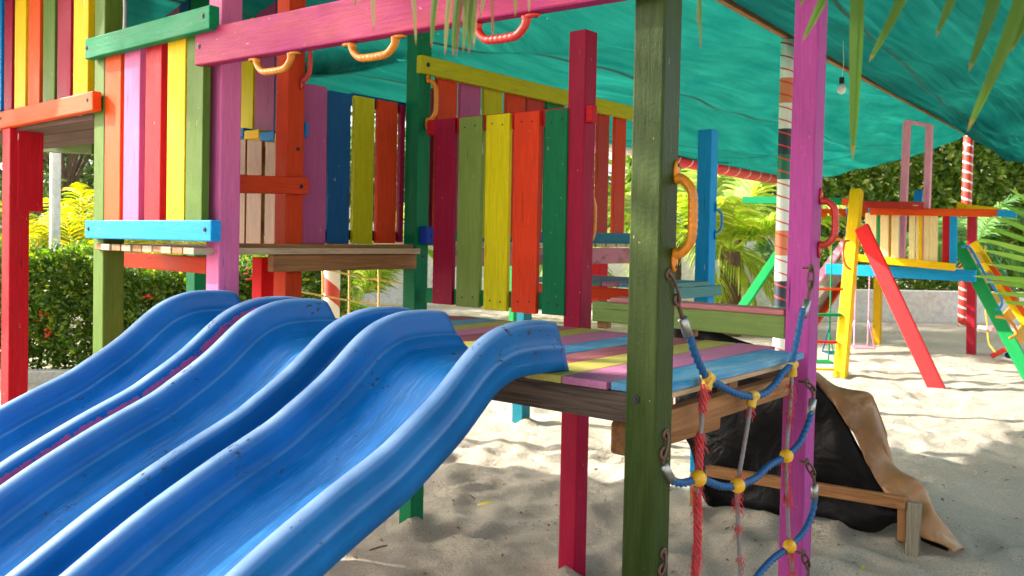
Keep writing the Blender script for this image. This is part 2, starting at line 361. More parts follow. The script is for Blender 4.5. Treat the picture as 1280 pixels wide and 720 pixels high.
def slide_mat(streak=False):
    m, nt, p = newmat('slide_plastic_streak' if streak else 'slide_plastic')
    v = coords(nt, (1, 1, 1)); vl = coords(nt, (9, .8, 1.5)); vs = coords(nt, (30, 1.2, 2))
    bl = noise(nt, v, 5, 5, .6); scr = noise(nt, vs, 8, 5, .7); dirt = noise(nt, v, 40, 4, .75); sc2 = noise(nt, vl, 3, 5, .6)
    col = mixc(nt, ramp(nt, bl, .35, .7), (*lin((0, 90, 152)), 1), (*lin((4, 104, 172)), 1))
    at = nt.nodes.new('ShaderNodeAttribute'); at.attribute_name = 'floor'
    f1 = nt.nodes.new('ShaderNodeMath'); f1.operation = 'MULTIPLY'; nt.links.new(at.outputs['Fac'], f1.inputs[0]); nt.links.new(ramp(nt, scr, .52, .72, 0, .6), f1.inputs[1])
    col = mixc(nt, f1.outputs[0], col, (*lin((120, 170, 220)), 1))
    f3 = nt.nodes.new('ShaderNodeMath'); f3.operation = 'MULTIPLY'; nt.links.new(at.outputs['Fac'], f3.inputs[0]); nt.links.new(ramp(nt, sc2, .35, .65, 0, .55), f3.inputs[1])
    col = mixc(nt, f3.outputs[0], col, (*lin((10, 128, 214)), 1))  # brighter blue painted on the channel floor for sun falling into it
    at2 = nt.nodes.new('ShaderNodeAttribute'); at2.attribute_name = 'rim'
    f2 = nt.nodes.new('ShaderNodeMath'); f2.operation = 'MULTIPLY'; nt.links.new(at2.outputs['Fac'], f2.inputs[0]); nt.links.new(ramp(nt, bl, .3, .6, .35, .65), f2.inputs[1])
    col = mixc(nt, f2.outputs[0], col, (*lin((150, 176, 214)), 1))  # painted highlight: rims and groove ledges lightened as if catching sky and sun
    sp_ = noise(nt, coords(nt, (1, .5, 1)), 85, 2, .6); sm_ = noise(nt, v, 6, 3, .6)
    mm = nt.nodes.new('ShaderNodeMath'); mm.operation = 'MULTIPLY'; nt.links.new(ramp(nt, sp_, .62, .66), mm.inputs[0]); nt.links.new(ramp(nt, sm_, .56, .64), mm.inputs[1])
    col = mixc(nt, mm.outputs[0], col, (*lin((52, 58, 60)), 1))
    lg = noise(nt, coords(nt, (60, .9, 60)), 5, 3, .6); col = mixc(nt, ramp(nt, lg, .70, .74, 0, .35), col, (*lin((130, 168, 205)), 1))
    col = mixc(nt, ramp(nt, dirt, .70, .76, 0, .6), col, (*lin((50, 58, 66)), 1))
    if streak:
        a3 = nt.nodes.new('ShaderNodeAttribute'); a3.attribute_name = 'streak'
        e = noise(nt, v, 34, 5, .8); ad = nt.nodes.new('ShaderNodeMath'); ad.operation = 'MULTIPLY_ADD'; ad.inputs[1].default_value = .8
        nt.links.new(e, ad.inputs[0]); nt.links.new(a3.outputs['Fac'], ad.inputs[2])
        col = mixc(nt, ramp(nt, ad.outputs[0], .95, .97), col, (*lin((206, 84, 128)), 1))
    nt.links.new(col, p.inputs['Base Color'])
    nt.links.new(ramp(nt, bl, .3, .7, .34, .5), p.inputs['Roughness']); p.inputs['Specular IOR Level'].default_value = .32
    bump(nt, dirt, p, .06, .002); return m
MAT['slide'] = slide_mat(); MAT['slide_streak'] = slide_mat(True)

# liner and carpet
def liner():
    m, nt, p = newmat('black_liner'); v = coords(nt); a = noise(nt, v, 5, 3, .5, .8); b = noise(nt, v, 3, 4, .6)
    nt.links.new(mixc(nt, ramp(nt, b, .5, .8, 0, .35), (*lin((6, 6, 8)), 1), (*lin((34, 32, 30)), 1)), p.inputs['Base Color'])
    nt.links.new(ramp(nt, b, .3, .7, .35, .55), p.inputs['Roughness']); p.inputs['Specular IOR Level'].default_value = .22; bump(nt, a, p, .6, .04); return m
MAT['liner'] = liner()
def carpet():
    m, nt, p = newmat('ochre_vinyl'); v = coords(nt); a = noise(nt, v, 9, 6, .7, .5); b = noise(nt, v, 2.2, 4, .6)
    col = mixc(nt, ramp(nt, b, .35, .65), (*lin((170, 120, 72)), 1), (*lin((132, 90, 52)), 1))
    col = mixc(nt, ramp(nt, a, .5, .8, 0, .5), col, (*lin((206, 178, 134)), 1))
    nt.links.new(col, p.inputs['Base Color']); p.inputs['Roughness'].default_value = .6; bump(nt, a, p, .35, .01); return m
MAT['carpet'] = carpet()

# ------------------------------------------------------------------ ground
def grid_noise(x, y, cell, seed):
    r = np.random.default_rng(seed); T = r.random((256, 256))
    u = x/cell; v = y/cell; i = np.floor(u).astype(int); j = np.floor(v).astype(int); fu = u-i; fv = v-j
    fu = fu*fu*(3-2*fu); fv = fv*fv*(3-2*fv); g = lambda a, b: T[a % 256, b % 256]
    return (g(i, j)*(1-fu)+g(i+1, j)*fu)*(1-fv)+(g(i, j+1)*(1-fu)+g(i+1, j+1)*fu)*fv - .5
def ground():
    fa = [-60, -30, -12, -5, -1, 1, 2.4]; f = 2.8
    while f < 11: fa.append(f); f += .022+.0035*max(0, f-3)
    while f < 500: fa.append(f); f *= 1.05
    ra = []; r = -4.2
    while r < 8: ra.append(r); r += .036
    ra = [-500, -200, -90, -50, -30, -20, -14, -10, -7.5, -5.6]+ra+[8.6, 10, 12.5, 16, 22, 32, 50, 90, 200, 500]
    fa = np.array(fa); ra = np.array(ra); Fg, Rg = np.meshgrid(fa, ra, indexing='ij')
    X = _R.x*Rg+_F.x*Fg; Y = _R.y*Rg+_F.y*Fg
    near = np.clip(1-(Fg-12)/10, 0, 1)*np.clip((Rg+6)/1.5, 0, 1)*np.clip((10-Rg)/2, 0, 1)
    Zz = .06*grid_noise(X, Y, 1.05, 1)+.020*grid_noise(X, Y, .33, 2)+.020*grid_noise(X, Y, .16, 3)+.018*grid_noise(X, Y, .085, 4)
    rg = np.random.default_rng(5)
    for k in range(520):
        fr = 2.9+rg.random()**1.3*9; rr = -3.5+rg.random()*9; a = rg.random()*6.28; L = .13+.05*rg.random(); W = .065+.02*rg.random()
        i0, i1 = np.searchsorted(fa, [fr-.45, fr+.45]); j0, j1 = np.searchsorted(ra, [rr-.45, rr+.45])
        df = Fg[i0:i1, j0:j1]-fr; dr = Rg[i0:i1, j0:j1]-rr
        q = ((df*math.cos(a)+dr*math.sin(a))/L)**2+((-df*math.sin(a)+dr*math.cos(a))/W)**2
        Zz[i0:i1, j0:j1] += -.022*np.exp(-q)+.012*np.exp(-(np.sqrt(q)-1.7)**2*3)
    Zz *= near
    # drift banked up against the foot of the covered ramp
    for qx, qy in ((-2.265, 3.262), (-3.28, 3.26), (-1.235, 3.13), (-1.185, 2.07), (-4.43, 5.6)):
        dd = np.hypot(X-qx, Y-qy); Zz += .035*np.exp(-((dd-.06)/.10)**2)*(.6+.8*np.sin(np.arctan2(Y-qy, X-qx)*2+qx))
    c = cw(2.0, 4.9); Zz += .10*np.exp(-(((X-c.x)/.7)**2+((Y-c.y)/.6)**2))
    nf, nr = Fg.shape; V = np.stack([X.ravel(), Y.ravel(), Zz.ravel()], 1)
    idx = np.arange(nf*nr).reshape(nf, nr)
    Q = np.stack([idx[:-1, :-1].ravel(), idx[:-1, 1:].ravel(), idx[1:, 1:].ravel(), idx[1:, :-1].ravel()], 1)
    me = bpy.data.meshes.new('sand'); me.vertices.add(len(V)); me.vertices.foreach_set('co', V.ravel())
    me.loops.add(Q.size); me.loops.foreach_set('vertex_index', Q.ravel()); me.polygons.add(len(Q))
    me.polygons.foreach_set('loop_start', np.arange(0, Q.size, 4)); me.polygons.foreach_set('loop_total', np.full(len(Q), 4))
    me.update(); me.validate(); smooth(me)
    o = link('sand_ground', me, MAT['sand']); tag(o, kind='structure')
    return o
GROUND = ground()
bpy.context.view_layer.update()

# ------------------------------------------------------------------ foliage builders
def mesh_np(V, F, tint, name):
    """V (n,3); F list/array of quads; tint per face"""
    V = np.asarray(V, float); F = np.asarray(F, int); me = bpy.data.meshes.new(name)
    me.vertices.add(len(V)); me.vertices.foreach_set('co', V.ravel()); me.loops.add(F.size); me.loops.foreach_set('vertex_index', F.ravel())
    k = F.shape[1]; me.polygons.add(len(F)); me.polygons.foreach_set('loop_start', np.arange(0, F.size, k)); me.polygons.foreach_set('loop_total', np.full(len(F), k))
    me.update(); at = me.attributes.new('tint', 'FLOAT', 'FACE'); at.data.foreach_set('value', np.asarray(tint, float)); me.validate(); return me
def leaves(C, size, rg, flat_=.0, name='leaves'):
    """a folded pointed leaf (two quads) at each centre"""
    n = len(C); a = rg.normal(size=(n, 3)); a[:, 2] *= .7; a /= np.linalg.norm(a, axis=1)[:, None]
    b = rg.normal(size=(n, 3)); b[:, 2] += flat_*2; b -= a*(a*b).sum(1)[:, None]; b /= np.linalg.norm(b, axis=1)[:, None]; c = np.cross(a, b)
    s = size*(.6+.8*rg.random(n))[:, None]
    base = C-a*s*.5; tip = C+a*s*.5; mid = C-b*s*.04; l = C+c*s*.28+b*s*.07-a*s*.05; r = C-c*s*.28+b*s*.07-a*s*.05
    V = np.stack([base, l, tip, mid, r], 1).reshape(-1, 3); i = np.arange(n)*5
    F = np.concatenate([np.stack([i, i+3, i+2, i+1], 1), np.stack([i, i+4, i+2, i+3], 1)])
    t = rg.random(n); return V, F, np.concatenate([t, t])
def cloud(parent, name, blobs, n, size, mat, rg, shell=.55):
    """leaves gathered in twigs inside ellipsoids: blobs = [(centre, (rx,ry,rz))]"""
    vol = np.array([b[1][0]*b[1][1]*b[1][2] for b in blobs])**.7; vol /= vol.sum(); P = []
    for (c, r), f in zip(blobs, vol):
        k = max(4, int(n*f)); tw = max(2, k//14); d = rg.normal(size=(tw, 3)); d /= np.linalg.norm(d, axis=1)[:, None]
        q = d*(shell+(1-shell)*rg.random(tw)**.6)[:, None]*(.85+.3*rg.random(tw))[:, None]
        q = q[rg.integers(0, tw, k)]+rg.normal(size=(k, 3))*.13
        P.append(np.array(c)+q*np.array(r))
    V, F, t = leaves(np.concatenate(P), size, rg)
    return link(name, mesh_np(V, F, t, name), mat, parent)
class LB:
    def __init__(s): s.V = []; s.F = []; s.t = []
    def strip(s, P, side, widths, t):
        i = len(s.V)
        for p, w_ in zip(P, widths): s.V += [tuple(p-side*w_), tuple(p+side*w_)]
        for k in range(len(P)-1): s.F.append((i+2*k, i+2*k+1, i+2*k+3, i+2*k+2)); s.t.append(t)
    def mesh(s, name): return mesh_np(s.V, s.F, s.t, name)
def frond(lb, base, az, el, L, droop, nl, ll, rg, wid=.018, vee=.5, hang=.35):
    """one pinnate palm frond: an arched rachis with two rows of drooping leaflets"""
    d = Vector((math.cos(az)*math.cos(el), math.sin(az)*math.cos(el), math.sin(el))); p = Vector(base); P = [p.copy()]; n = 16
    for i in range(n):
        d = (d+Vector((0, 0, -droop/n*(.4+1.4*i/n)))).normalized(); p = p+d*(L/n); P.append(p.copy())
    side0 = Vector((-math.sin(az), math.cos(az), 0))
    lb.strip(P, side0, [.018*(1-.85*i/n) for i in range(n+1)], .75); lb.strip(P, Vector((0, 0, 1)), [.012*(1-.85*i/n) for i in range(n+1)], .75)
    for k in range(nl):
        u = .14+.86*k/(nl-1); f = u*n; i = min(n-1, int(f)); q = P[i].lerp(P[i+1], f-i); t = (P[i+1]-P[i]).normalized()
        up = side0.cross(t)*-1
        if up.z < 0: up = -up
        lk = ll*(math.sin(math.pi*min(1, .12+.88*u))**.6*.9+.18)*(.85+.3*rg.random())
        for sgn in (-1, 1):
            e = (side0*sgn*(1-.35*u)+t*(.45+.75*u)+up*vee*(.4+.3*rg.random())).normalized(); pt = q.copy(); pp = [pt.copy()]
            for j in range(4):
                e = (e+Vector((0, 0, -hang*(.5+.6*j/4)*(.7+.6*rg.random())))).normalized(); pt = pt+e*lk/4; pp.append(pt.copy())
            wv = e.cross(up); wv = (t*.8+up*.2).cross(e); wv = (t - e*t.dot(e)).normalized()
            lb.strip(pp, wv, [wid*.5, wid, wid*.9, wid*.6, .001], float(rg.random()))
def trunk(parent, P, r0, r1, mat=None, rings=True, name='trunk'):
    bm = bmesh.new(); Q = resample(catmull(P, 8), .05 if rings else .15)
    f = lambda u, s: (r0+(r1-r0)*u)*(1+(.09*abs(math.sin(s*22)) if rings else .05*math.sin(s*5)))
    add_tube(bm, Q, r0, 12, rfun=f); return link(name, bm_mesh(bm, name, True), mat or MAT['bark'], parent)
def palm(label, base, h, nf, L, ll, seed, mat, r=.13, droop=1.5, lean=(0, 0), wid=.02, group=None, nl=34, elmin=.15):
    rg = np.random.default_rng(seed); t = thing('palm_tree', label, 'palm', base, group)
    b = Vector(base); top = b+Vector((lean[0], lean[1], h))
    trunk(t, [b-Vector((0, 0, .15)), b.lerp(top, .5)+Vector((lean[0]*.1, 0, 0)), top], r, r*.72)
    lb = LB()
    for k in range(nf):
        frond(lb, top, k*2.4+rg.random()*.5, elmin+(1.3-elmin)*((k*.618) % 1), L*(.8+.35*rg.random()), droop*(.8+.5*rg.random()), nl, ll, rg, wid)
    link('fronds', lb.mesh('fronds'), mat, t); return t

# ------------------------------------------------------------------ canopy: poles, beam, shade cloth
BE0 = Vector((-2.62, .4, 3.3)); BE1 = atD(1211, 166, 16.6)      # beam line
def beam_pt(v):
    mid = atD(985, 42, 8.0); return BE0.lerp(mid, v/.42) if v < .42 else mid.lerp(BE1, (v-.42)/.58)
RL = [atX(200, 70, -5.72), atX(378, 103, -5.3), atX(510, 128, -5.36), atD(843, 194, 9.4), atD(968, 219, 11.2)]
RL0 = Vector((-9.4, .0, 2.8))
def rail_pt(v):
    v = (v-VS)/(1-VS); P = [RL0, Vector((-7.9, 2.4, 2.75)), Vector((-5.5, 2.9, 2.68)), RL[1], RL[2], RL[3], RL[4]]; s = [0, .12, .22, .30, .42, .80, 1]  # unseen near-left edge shaped so the cloth's shade falls on the near sand
    for i in range(6):
        if v <= s[i+1]: return P[i].lerp(P[i+1], (v-s[i])/(s[i+1]-s[i]))
    return P[-1]
VS = .108
def sheet(name, e1, e2, nu, nv, sag, label, seed, wr=.05, vmin=0.0):
    V = []; F = []
    rg = np.random.default_rng(seed); ph = rg.random(8)*6.28
    for j in range(nv+1):
        v = vmin+(1-vmin)*j/nv; a = e1(v); b = e2(v)
        for i in range(nu+1):
            u = i/nu; p = a.lerp(b, u); e = math.sin(math.pi*u)**.8
            s = sag*e*(.55+.45*max(0, math.sin(math.pi*v))**.6)
            wv = sum(math.sin((3+2.3*k)*math.pi*(u*.8+v*(1.1+.3*k))+ph[k])/(1.3+k) for k in range(6))*wr*e
            wv += wr*.9*e*abs(math.sin(5.2*(u*1.3-v*3.1)+.8*math.sin(7*v+seed)))**3 + wr*.6*e*abs(math.sin(9*(u*.9-v*2.6)+1.3*math.sin(5*v)))**4
            wv += .5*wr*e*math.sin(40*v+7*u+ph[6])*math.sin(9*u+ph[7])
            V.append(p+Vector((0, 0, -s+wv)))
    for j in range(nv):
        for i in range(nu): k = j*(nu+1)+i; F.append((k, k+1, k+nu+2, k+nu+1))
    me = bpy.data.meshes.new(name); me.from_pydata([tuple(v) for v in V], [], F); smooth(me)
    o = link(name, me, MAT['cloth'])
    for uu in (.34, .67):
        i0 = int(uu*nu); bm = bmesh.new(); prev = None
        for j in range(nv+1):
            p = V[j*(nu+1)+i0]; q = V[j*(nu+1)+i0+1]; d = (q-p).normalized(); a = bm.verts.new(p+Vector((0, 0, -.006))); b = bm.verts.new(p+d*.03+Vector((0, 0, -.006)))
            if prev: bm.faces.new((prev[0], prev[1], b, a))
            prev = (a, b)
        link('seam', bm_mesh(bm, 'seam', True), MAT['seam'], o)
    md = o.modifiers.new('thickness', 'SOLIDIFY'); md.thickness = .0015
    return tag(o, label, 'shade cloth')
sheet('shade_cloth', beam_pt, rail_pt, 40, 110, .42, 'wide teal shade cloth sagging behind the play tower down to the red and white rail', 3, .045, VS)
TB = [BE0+Vector((4.6, 0, -.2)), cw(6.4, 9.0, 3.0), atD(1340, 222, 15.5)]
def far_edge(v): 
    return TB[0].lerp(TB[1], (v+.3)/.8)+Vector((0, -3.5*max(0, .5-v)/.8, 0)) if v < .5 else TB[1].lerp(TB[2], (v-.5)/.5)
sheet('shade_cloth', lambda v: beam_pt(v)+Vector((.02, 0, -.01)), far_edge, 36, 100, .30, 'darker teal shade cloth overhead on the right of the wooden ridge beam', 9, .05, -.12)  # near end carried over and behind the camera, unseen, to block open sky
bt = thing('ridge_beam', 'long brown timber beam joining the tops of the striped poles under the shade cloth', 'beam', beam_pt(.42))
for a_, b_ in ((-.1, .42), (.42, 1.0)):
    board(bt, 'timber', beam_pt(a_)-Vector((0, 0, .03)), beam_pt(b_)-Vector((0, 0, .03)), .05, .05, MAT['wood'], NX)
def pole(name, label, p0, p1, r, mat, cat='pole', cap=True):
    M, L = frame(Vector(p0), Vector(p1), NY if abs((Vector(p1)-Vector(p0)).normalized().y) < .8 else NZ)
    bm = bmesh.new(); add_tube(bm, [Vector((0, 0, -L/2+L*i/12)) for i in range(13)], r, 20)
    o = link(name, bm_mesh(bm, name, True), mat, None, M); return tag(o, label, cat)
pn = beam_pt(.42); pole('striped_pole', 'pole wrapped in white, green, orange and black bands beside the purple post', (pn.x, pn.y, -.1), (pn.x, pn.y, pn.z-.06), .062, MAT['pole_multi'])
pole('striped_pole', 'red pole with spiralling white bands behind the far playset', (BE1.x, BE1.y, -.1), (BE1.x, BE1.y, BE1.z-.06), .088, MAT['pole_red'])
q = RL[1]+(RL[2]-RL[1])*.28; pole('striped_pole', 'stout white pole with torn red bands seen beneath the raised platform', (q.x, q.y, -.1), (q.x, q.y, q.z), .062, MAT['pole_white'])
rr = thing('canopy_rail', 'striped pipe rail, white then red, along the low edge of the shade cloth', 'rail', RL[2])
for a_, b_, mm in ((RL[1], RL[2], 'pole_rail_white'), (RL[2], RL[3], 'pole_rail_white'), (RL[3]+(RL[2]-RL[3])*.12, RL[4], 'pole_rail')):
    M, L = frame(a_, b_, NZ); bm = bmesh.new(); M.translation += Vector((0, 0, -.05)); add_tube(bm, [Vector((0, 0, -L/2)), Vector((0, 0, 0)), Vector((0, 0, L/2))], .045 if mm == 'pole_rail_white' else .066, 14)
    link('pipe', bm_mesh(bm, 'pipe', True), MAT[mm], rr, M)
# bulb
b0 = atD(1052, 108, 7.0); lt = thing('hanging_bulb', 'white light bulb hanging on a short wire under the shade cloth', 'light bulb', b0)
ball(lt, 'glass', b0-Vector((0, 0, .02)), .035, MAT['bulb'], (1, 1, 1.2)); tube(lt, 'socket', [b0+Vector((0, 0, .02)), b0+Vector((0, 0, .07))], .02, MAT['black'])
tube(lt, 'wire', [b0+Vector((0, 0, .07)), b0+Vector((.01, 0, .2)), b0+Vector((-.01, 0, .62))], .003, MAT['white_paint'], n=6)

# ------------------------------------------------------------------ main tower
ZD = 1.127; PW = .092
T = thing('play_tower', 'main wooden play tower with striped deck, picket panel and post with amber handle', 'play tower', (-2.2, 2.7, 0))
def post_seg(parent, x, y, z0, z1, mat, pxt, pxb, name='post', w_=PW):
    """square post from z0 to z1, its small natural lean given by the x positions seen at two heights"""
    return board(parent, name, Vector((x, y, z0)), Vector((x, y, z1)), w_, w_, mat, NY, .006)
olive = atX(814, 360, -1.185); OX, OY = -1.185, olive.y
po = board(T, 'post', (OX, OY, -.2), (OX+.004, OY, 3.0), PW, PW, MAT['post_olive'], NY, .006)
pu = atX(999, 360, -1.235); PX, PY = pu.x, pu.y+.02
lowp = board(T, 'post', (PX, PY, -.2), (PX+.01, PY, 2.42), PW, PW, MAT['purple'], NY, .006); lowp['label'] = 'purple post holding the right end of the rope net'
board(T, 'post', (-2.265, 3.262, -.2), (-2.265, 3.262, 2.44), PW, PW, MAT['crimson'], NY, .006)
gp = atX(520, 300, -3.28); GX, GY = -3.28, gp.y
board(T, 'post', (GX, GY, -.2), (GX, GY, 2.95), PW, PW, MAT['deep_green'], NY, .006)
# deck planks (run along y), stripe colours as painted
PB = [-1.165, -1.312, -1.468, -1.602, -1.74, -1.885, -2.06, -2.2, -2.345, -2.49, -2.63, -2.78, -2.92, -3.06, -3.2]
PC = ['plank_blue', 'plank_pink', 'plank_yellow', 'plank_maroon', 'plank_blue', 'plank_pink', 'plank_yellow', 'plank_maroon', 'plank_pink', 'plank_yellow', 'plank_blue', 'plank_maroon', 'plank_pink', 'plank_blue']
for i in range(14):
    a, b = PB[i], PB[i+1]; y0 = 2.045+random.uniform(-.008, .008)+(.01 if i == 0 else 0); y1 = 3.19 + (.0 if i == 0 else random.uniform(-.01, .02))
    if i == 0: y1 = 3.10
    zc = ZD-.011-(.0 if i != 3 else .001)
    board(T, 'deck_plank', ((a+b)/2, y0, zc), ((a+b)/2, y1, zc), abs(b-a)-.005, .022, MAT[PC[i]], NZ, .0025)
# frame under deck
board(T, 'frame_board', (-3.15, 2.075, 1.061), (-1.25, 2.075, 1.061), .084, .045, MAT['old_wood'], NY)
board(T, 'frame_board', (-1.205, 2.13, 1.092), (-1.205, 3.06, 1.092), .018, .05, MAT['pale_wood'], NX)
board(T, 'frame_board', (-1.20, 2.14, 1.018), (-1.20, 3.03, 1.018), .068, .04, MAT['wood'], NX)
for yy in (2.2, 2.62): board(T, 'frame_block', (-1.232, yy, .97), (-1.232, yy, 1.08), .06, .045, MAT['wood'], NX)
board(T, 'frame_board', (-3.1, 3.215, 1.05), (-1.3, 3.215, 1.05), .1, .04, MAT['old_wood'], NY)
for xx in (-1.75, -2.3, -2.8): board(T, 'joist', (xx, 2.12, 1.06), (xx, 3.18, 1.06), .08, .045, MAT['dark_wood'], NX)
e0 = atY(775, 549, 2.2); board(T, 'cross_beam', e0, e0+Vector((.02, .55, 0)), .1, .075, MAT['wood'], NX, .012)
# picket panel between green and crimson posts (plane y = 3.22)
YP = 3.205
def picket(parent, plane, val, pl, pr, yt, yb, mat, th=.024, name='slat', off=0.0, nails=False):
    fn = atY if plane == 'y' else atX; pc = (pl+pr)/2; ym = (yt+yb)/2
    A = fn(pl, ym, val); B = fn(pr, ym, val); wd = (B-A).length; c = (A+B)/2
    zt = fn(pc, yt, val).z; zb = fn(pc, yb, val).z; n = NY if plane == 'y' else NX
    c = c - n*th/2*(1) + n*off
    o = board(parent, name, (c.x, c.y, zb), (c.x, c.y, zt), wd, th, mat, n, .003, .004)
    if nails:
        d = (B-A).normalized()
        for zz in (zt-.05, zb+.05):
            for sg in (-.22, .25):
                bm = bmesh.new(); add_disc(bm, c+d*wd*(sg+random.uniform(-.05, .05))+n*(th/2+.0005+.0035)+Vector((0, 0, zz-c.z+random.uniform(-.008, .008))), n, .0042, .002)
                link('nail', bm_mesh(bm), MAT['hole'], o)
    return o
for pl, pr, yt, yb, mt in ((541.5, 566, 149, 380.5, 'crimson'), (571.5, 600, 146, 384, 'sage'), (606, 635, 143, 388, 'lemon'), (641, 672, 140, 391.5, 'scarlet'), (679, 707, 137, 394, 'deep_green')):
    picket(T, 'y', YP, pl, pr, yt, yb, MAT[mt], nails=True)
# crossrails behind the pickets, on the panel
A = atY(537, 160, 3.245); B = atY(743.5, 142.5, 3.245); board(T, 'rail', A, B, .075, .04, MAT['red'], NY)
A = atY(535, 369, 3.245); B = atY(712, 378, 3.245); board(T, 'rail', A, B, .075, .04, MAT['green'], NY)
# raised kerb at the back of the deck
A = atY(738, 389, 3.2); B = atY(974, 409, 3.2); board(T, 'kerb_board', (A.x, 3.235, 1.203), (PX-.05, 3.235, 1.201), .088, .045, MAT['faded_green'], NY, .005)
board(T, 'kerb_cap', (-2.06, 3.262, 1.257), (PX-.05, 3.258, 1.255), .11, .022, MAT['faded_pink'], NZ, .006)
for xx in (-2.12, -1.7): board(T, 'kerb_block', (xx, 3.26, 1.128), (xx, 3.26, 1.158), .05, .04, MAT['wood'], NY)

def handle(parent, P0, P1, out, mat, r=.0125, dep=.07, bumps=True, fl=None):
    """cast D-shaped grip handle: two screwed flanges and a thick bowed bar with finger ridges"""
    P0, P1, out = Vector(P0), Vector(P1), Vector(out).normalized(); t = (P1-P0); L = t.length; t.normalize()
    pts = [P0+out*.004, P0+out*dep*.5+t*L*.02, P0+out*dep*.95+t*L*.16, P0+out*dep*1.05+t*L*.34, P0+out*dep*1.05+t*L*.66, P0+out*dep*.95+t*L*.84, P0+out*dep*.5+t*L*.98, P1+out*.004]
    Q = resample(catmull(pts, 10), .005)
    def rf(u, s):
        k = r*(1+.25*math.exp(-(u/.05)**2)+.25*math.exp(-((1-u)/.05)**2))
        if bumps and .3 < u < .7: k *= 1+.13*max(0, math.sin((u-.3)/.4*math.pi*11))
        return k
    bm = bmesh.new(); add_tube(bm, Q, r, 12, rfun=rf)
    for P, s in ((P0, -1), (P1, 1)):
        c = P+t*s*.018+out*.005
        M = Matrix.Translation(c) @ Matrix((t.cross(out), out, t)).transposed().to_4x4() @ Matrix.Diagonal((r*1.25, .0075, .032, 1))
        bmesh.ops.create_icosphere(bm, subdivisions=2, radius=1, matrix=M)
    o = link('grip_handle', bm_mesh(bm, 'handle', True), mat, parent)
    for P, s in ((P0, -1), (P1, 1)):
        bm = bmesh.new(); add_disc(bm, P+t*s*.034+out*.011, out, .0055, .004); link('screw', bm_mesh(bm), MAT['hole'], o)
    return o
hx = OX+PW/2
a = atX(834, 222, hx); b = atX(834, 317, hx); handle(T, (hx, OY+.03, a.z), (hx, OY+.03, b.z), (1, .0, 0), MAT['h_yellow'], .0125, .052)
hx = PX+PW/2+.006
a = atX(1017, 250, hx); b = atX(1014, 306, hx); handle(T, (hx, PY+.02, a.z), (hx, PY+.02, b.z), (1, .15, 0), MAT['h_red'], .0125, .055)
# handles: on green post and crimson post
gx = GX+PW/2; a = atX(530, 100, gx); b = atX(530, 150, gx); handle(T, (gx, GY+.01, a.z), (gx, GY+.01, b.z), (1, .5, 0), MAT['h_yellow'], .0125, .05)
a = atX(741, 262, -2.3); handle(T, (-2.265, 3.312, 1.72), (-2.265, 3.312, 1.5), (.2, 1, 0), MAT['h_yellow'], .012, .05)
# overhead beam with hanging grips
A = atY(247, 59, 1.95); B = Vector((-1.16, 1.962, 2.212))
bz0 = A.z; ob = board(T, 'overhead_beam', (A.x, 1.962, bz0-.005), B, .142, .05, MAT['rose'], NY, .006)
bolt(T, (A.x+.03, 1.936, bz0-.003), NY, .012)
def beam_bottom(x): return (bz0-.005)+(x-A.x)/(B.x-A.x)*(B.z-(bz0-.005))-.071
for pl, pr, mt in ((321, 364, 'h_yellow'), (440, 494, 'h_yellow'), (597, 658, 'h_red')):
    x0 = atY(pl, 70, 1.962).x; x1 = atY(pr, 60, 1.962).x
    if mt == 'h_red': x0 = atY(pl, 35, 1.962).x; x1 = atY(pr, 25, 1.962).x
    handle(T, (x0, 1.962, beam_bottom(x0)), (x1, 1.962, beam_bottom(x1)), (0, 0, -1), MAT[mt], .0125, .055)
# bolts on posts
bolt(T, (OX-.012, OY-PW/2-.001, atY(798, 500, OY-.05).z), NY, .013)
for z_ in (2.1, ): pass
# blue stub bolted to the green post
c = atX(530, 294, GX+PW/2); board(T, 'end_block', (GX+PW/2+.03, GY+.01, c.z-.045), (GX+PW/2+.03, GY+.01, c.z+.045), .075, .055, MAT['royal'], NX, .006)
bolt(T, (GX+PW/2+.06, GY+.01, c.z), NX, .006); bolt(T, (GX+PW/2+.001, GY+.01, c.z-.11), NX, .01)

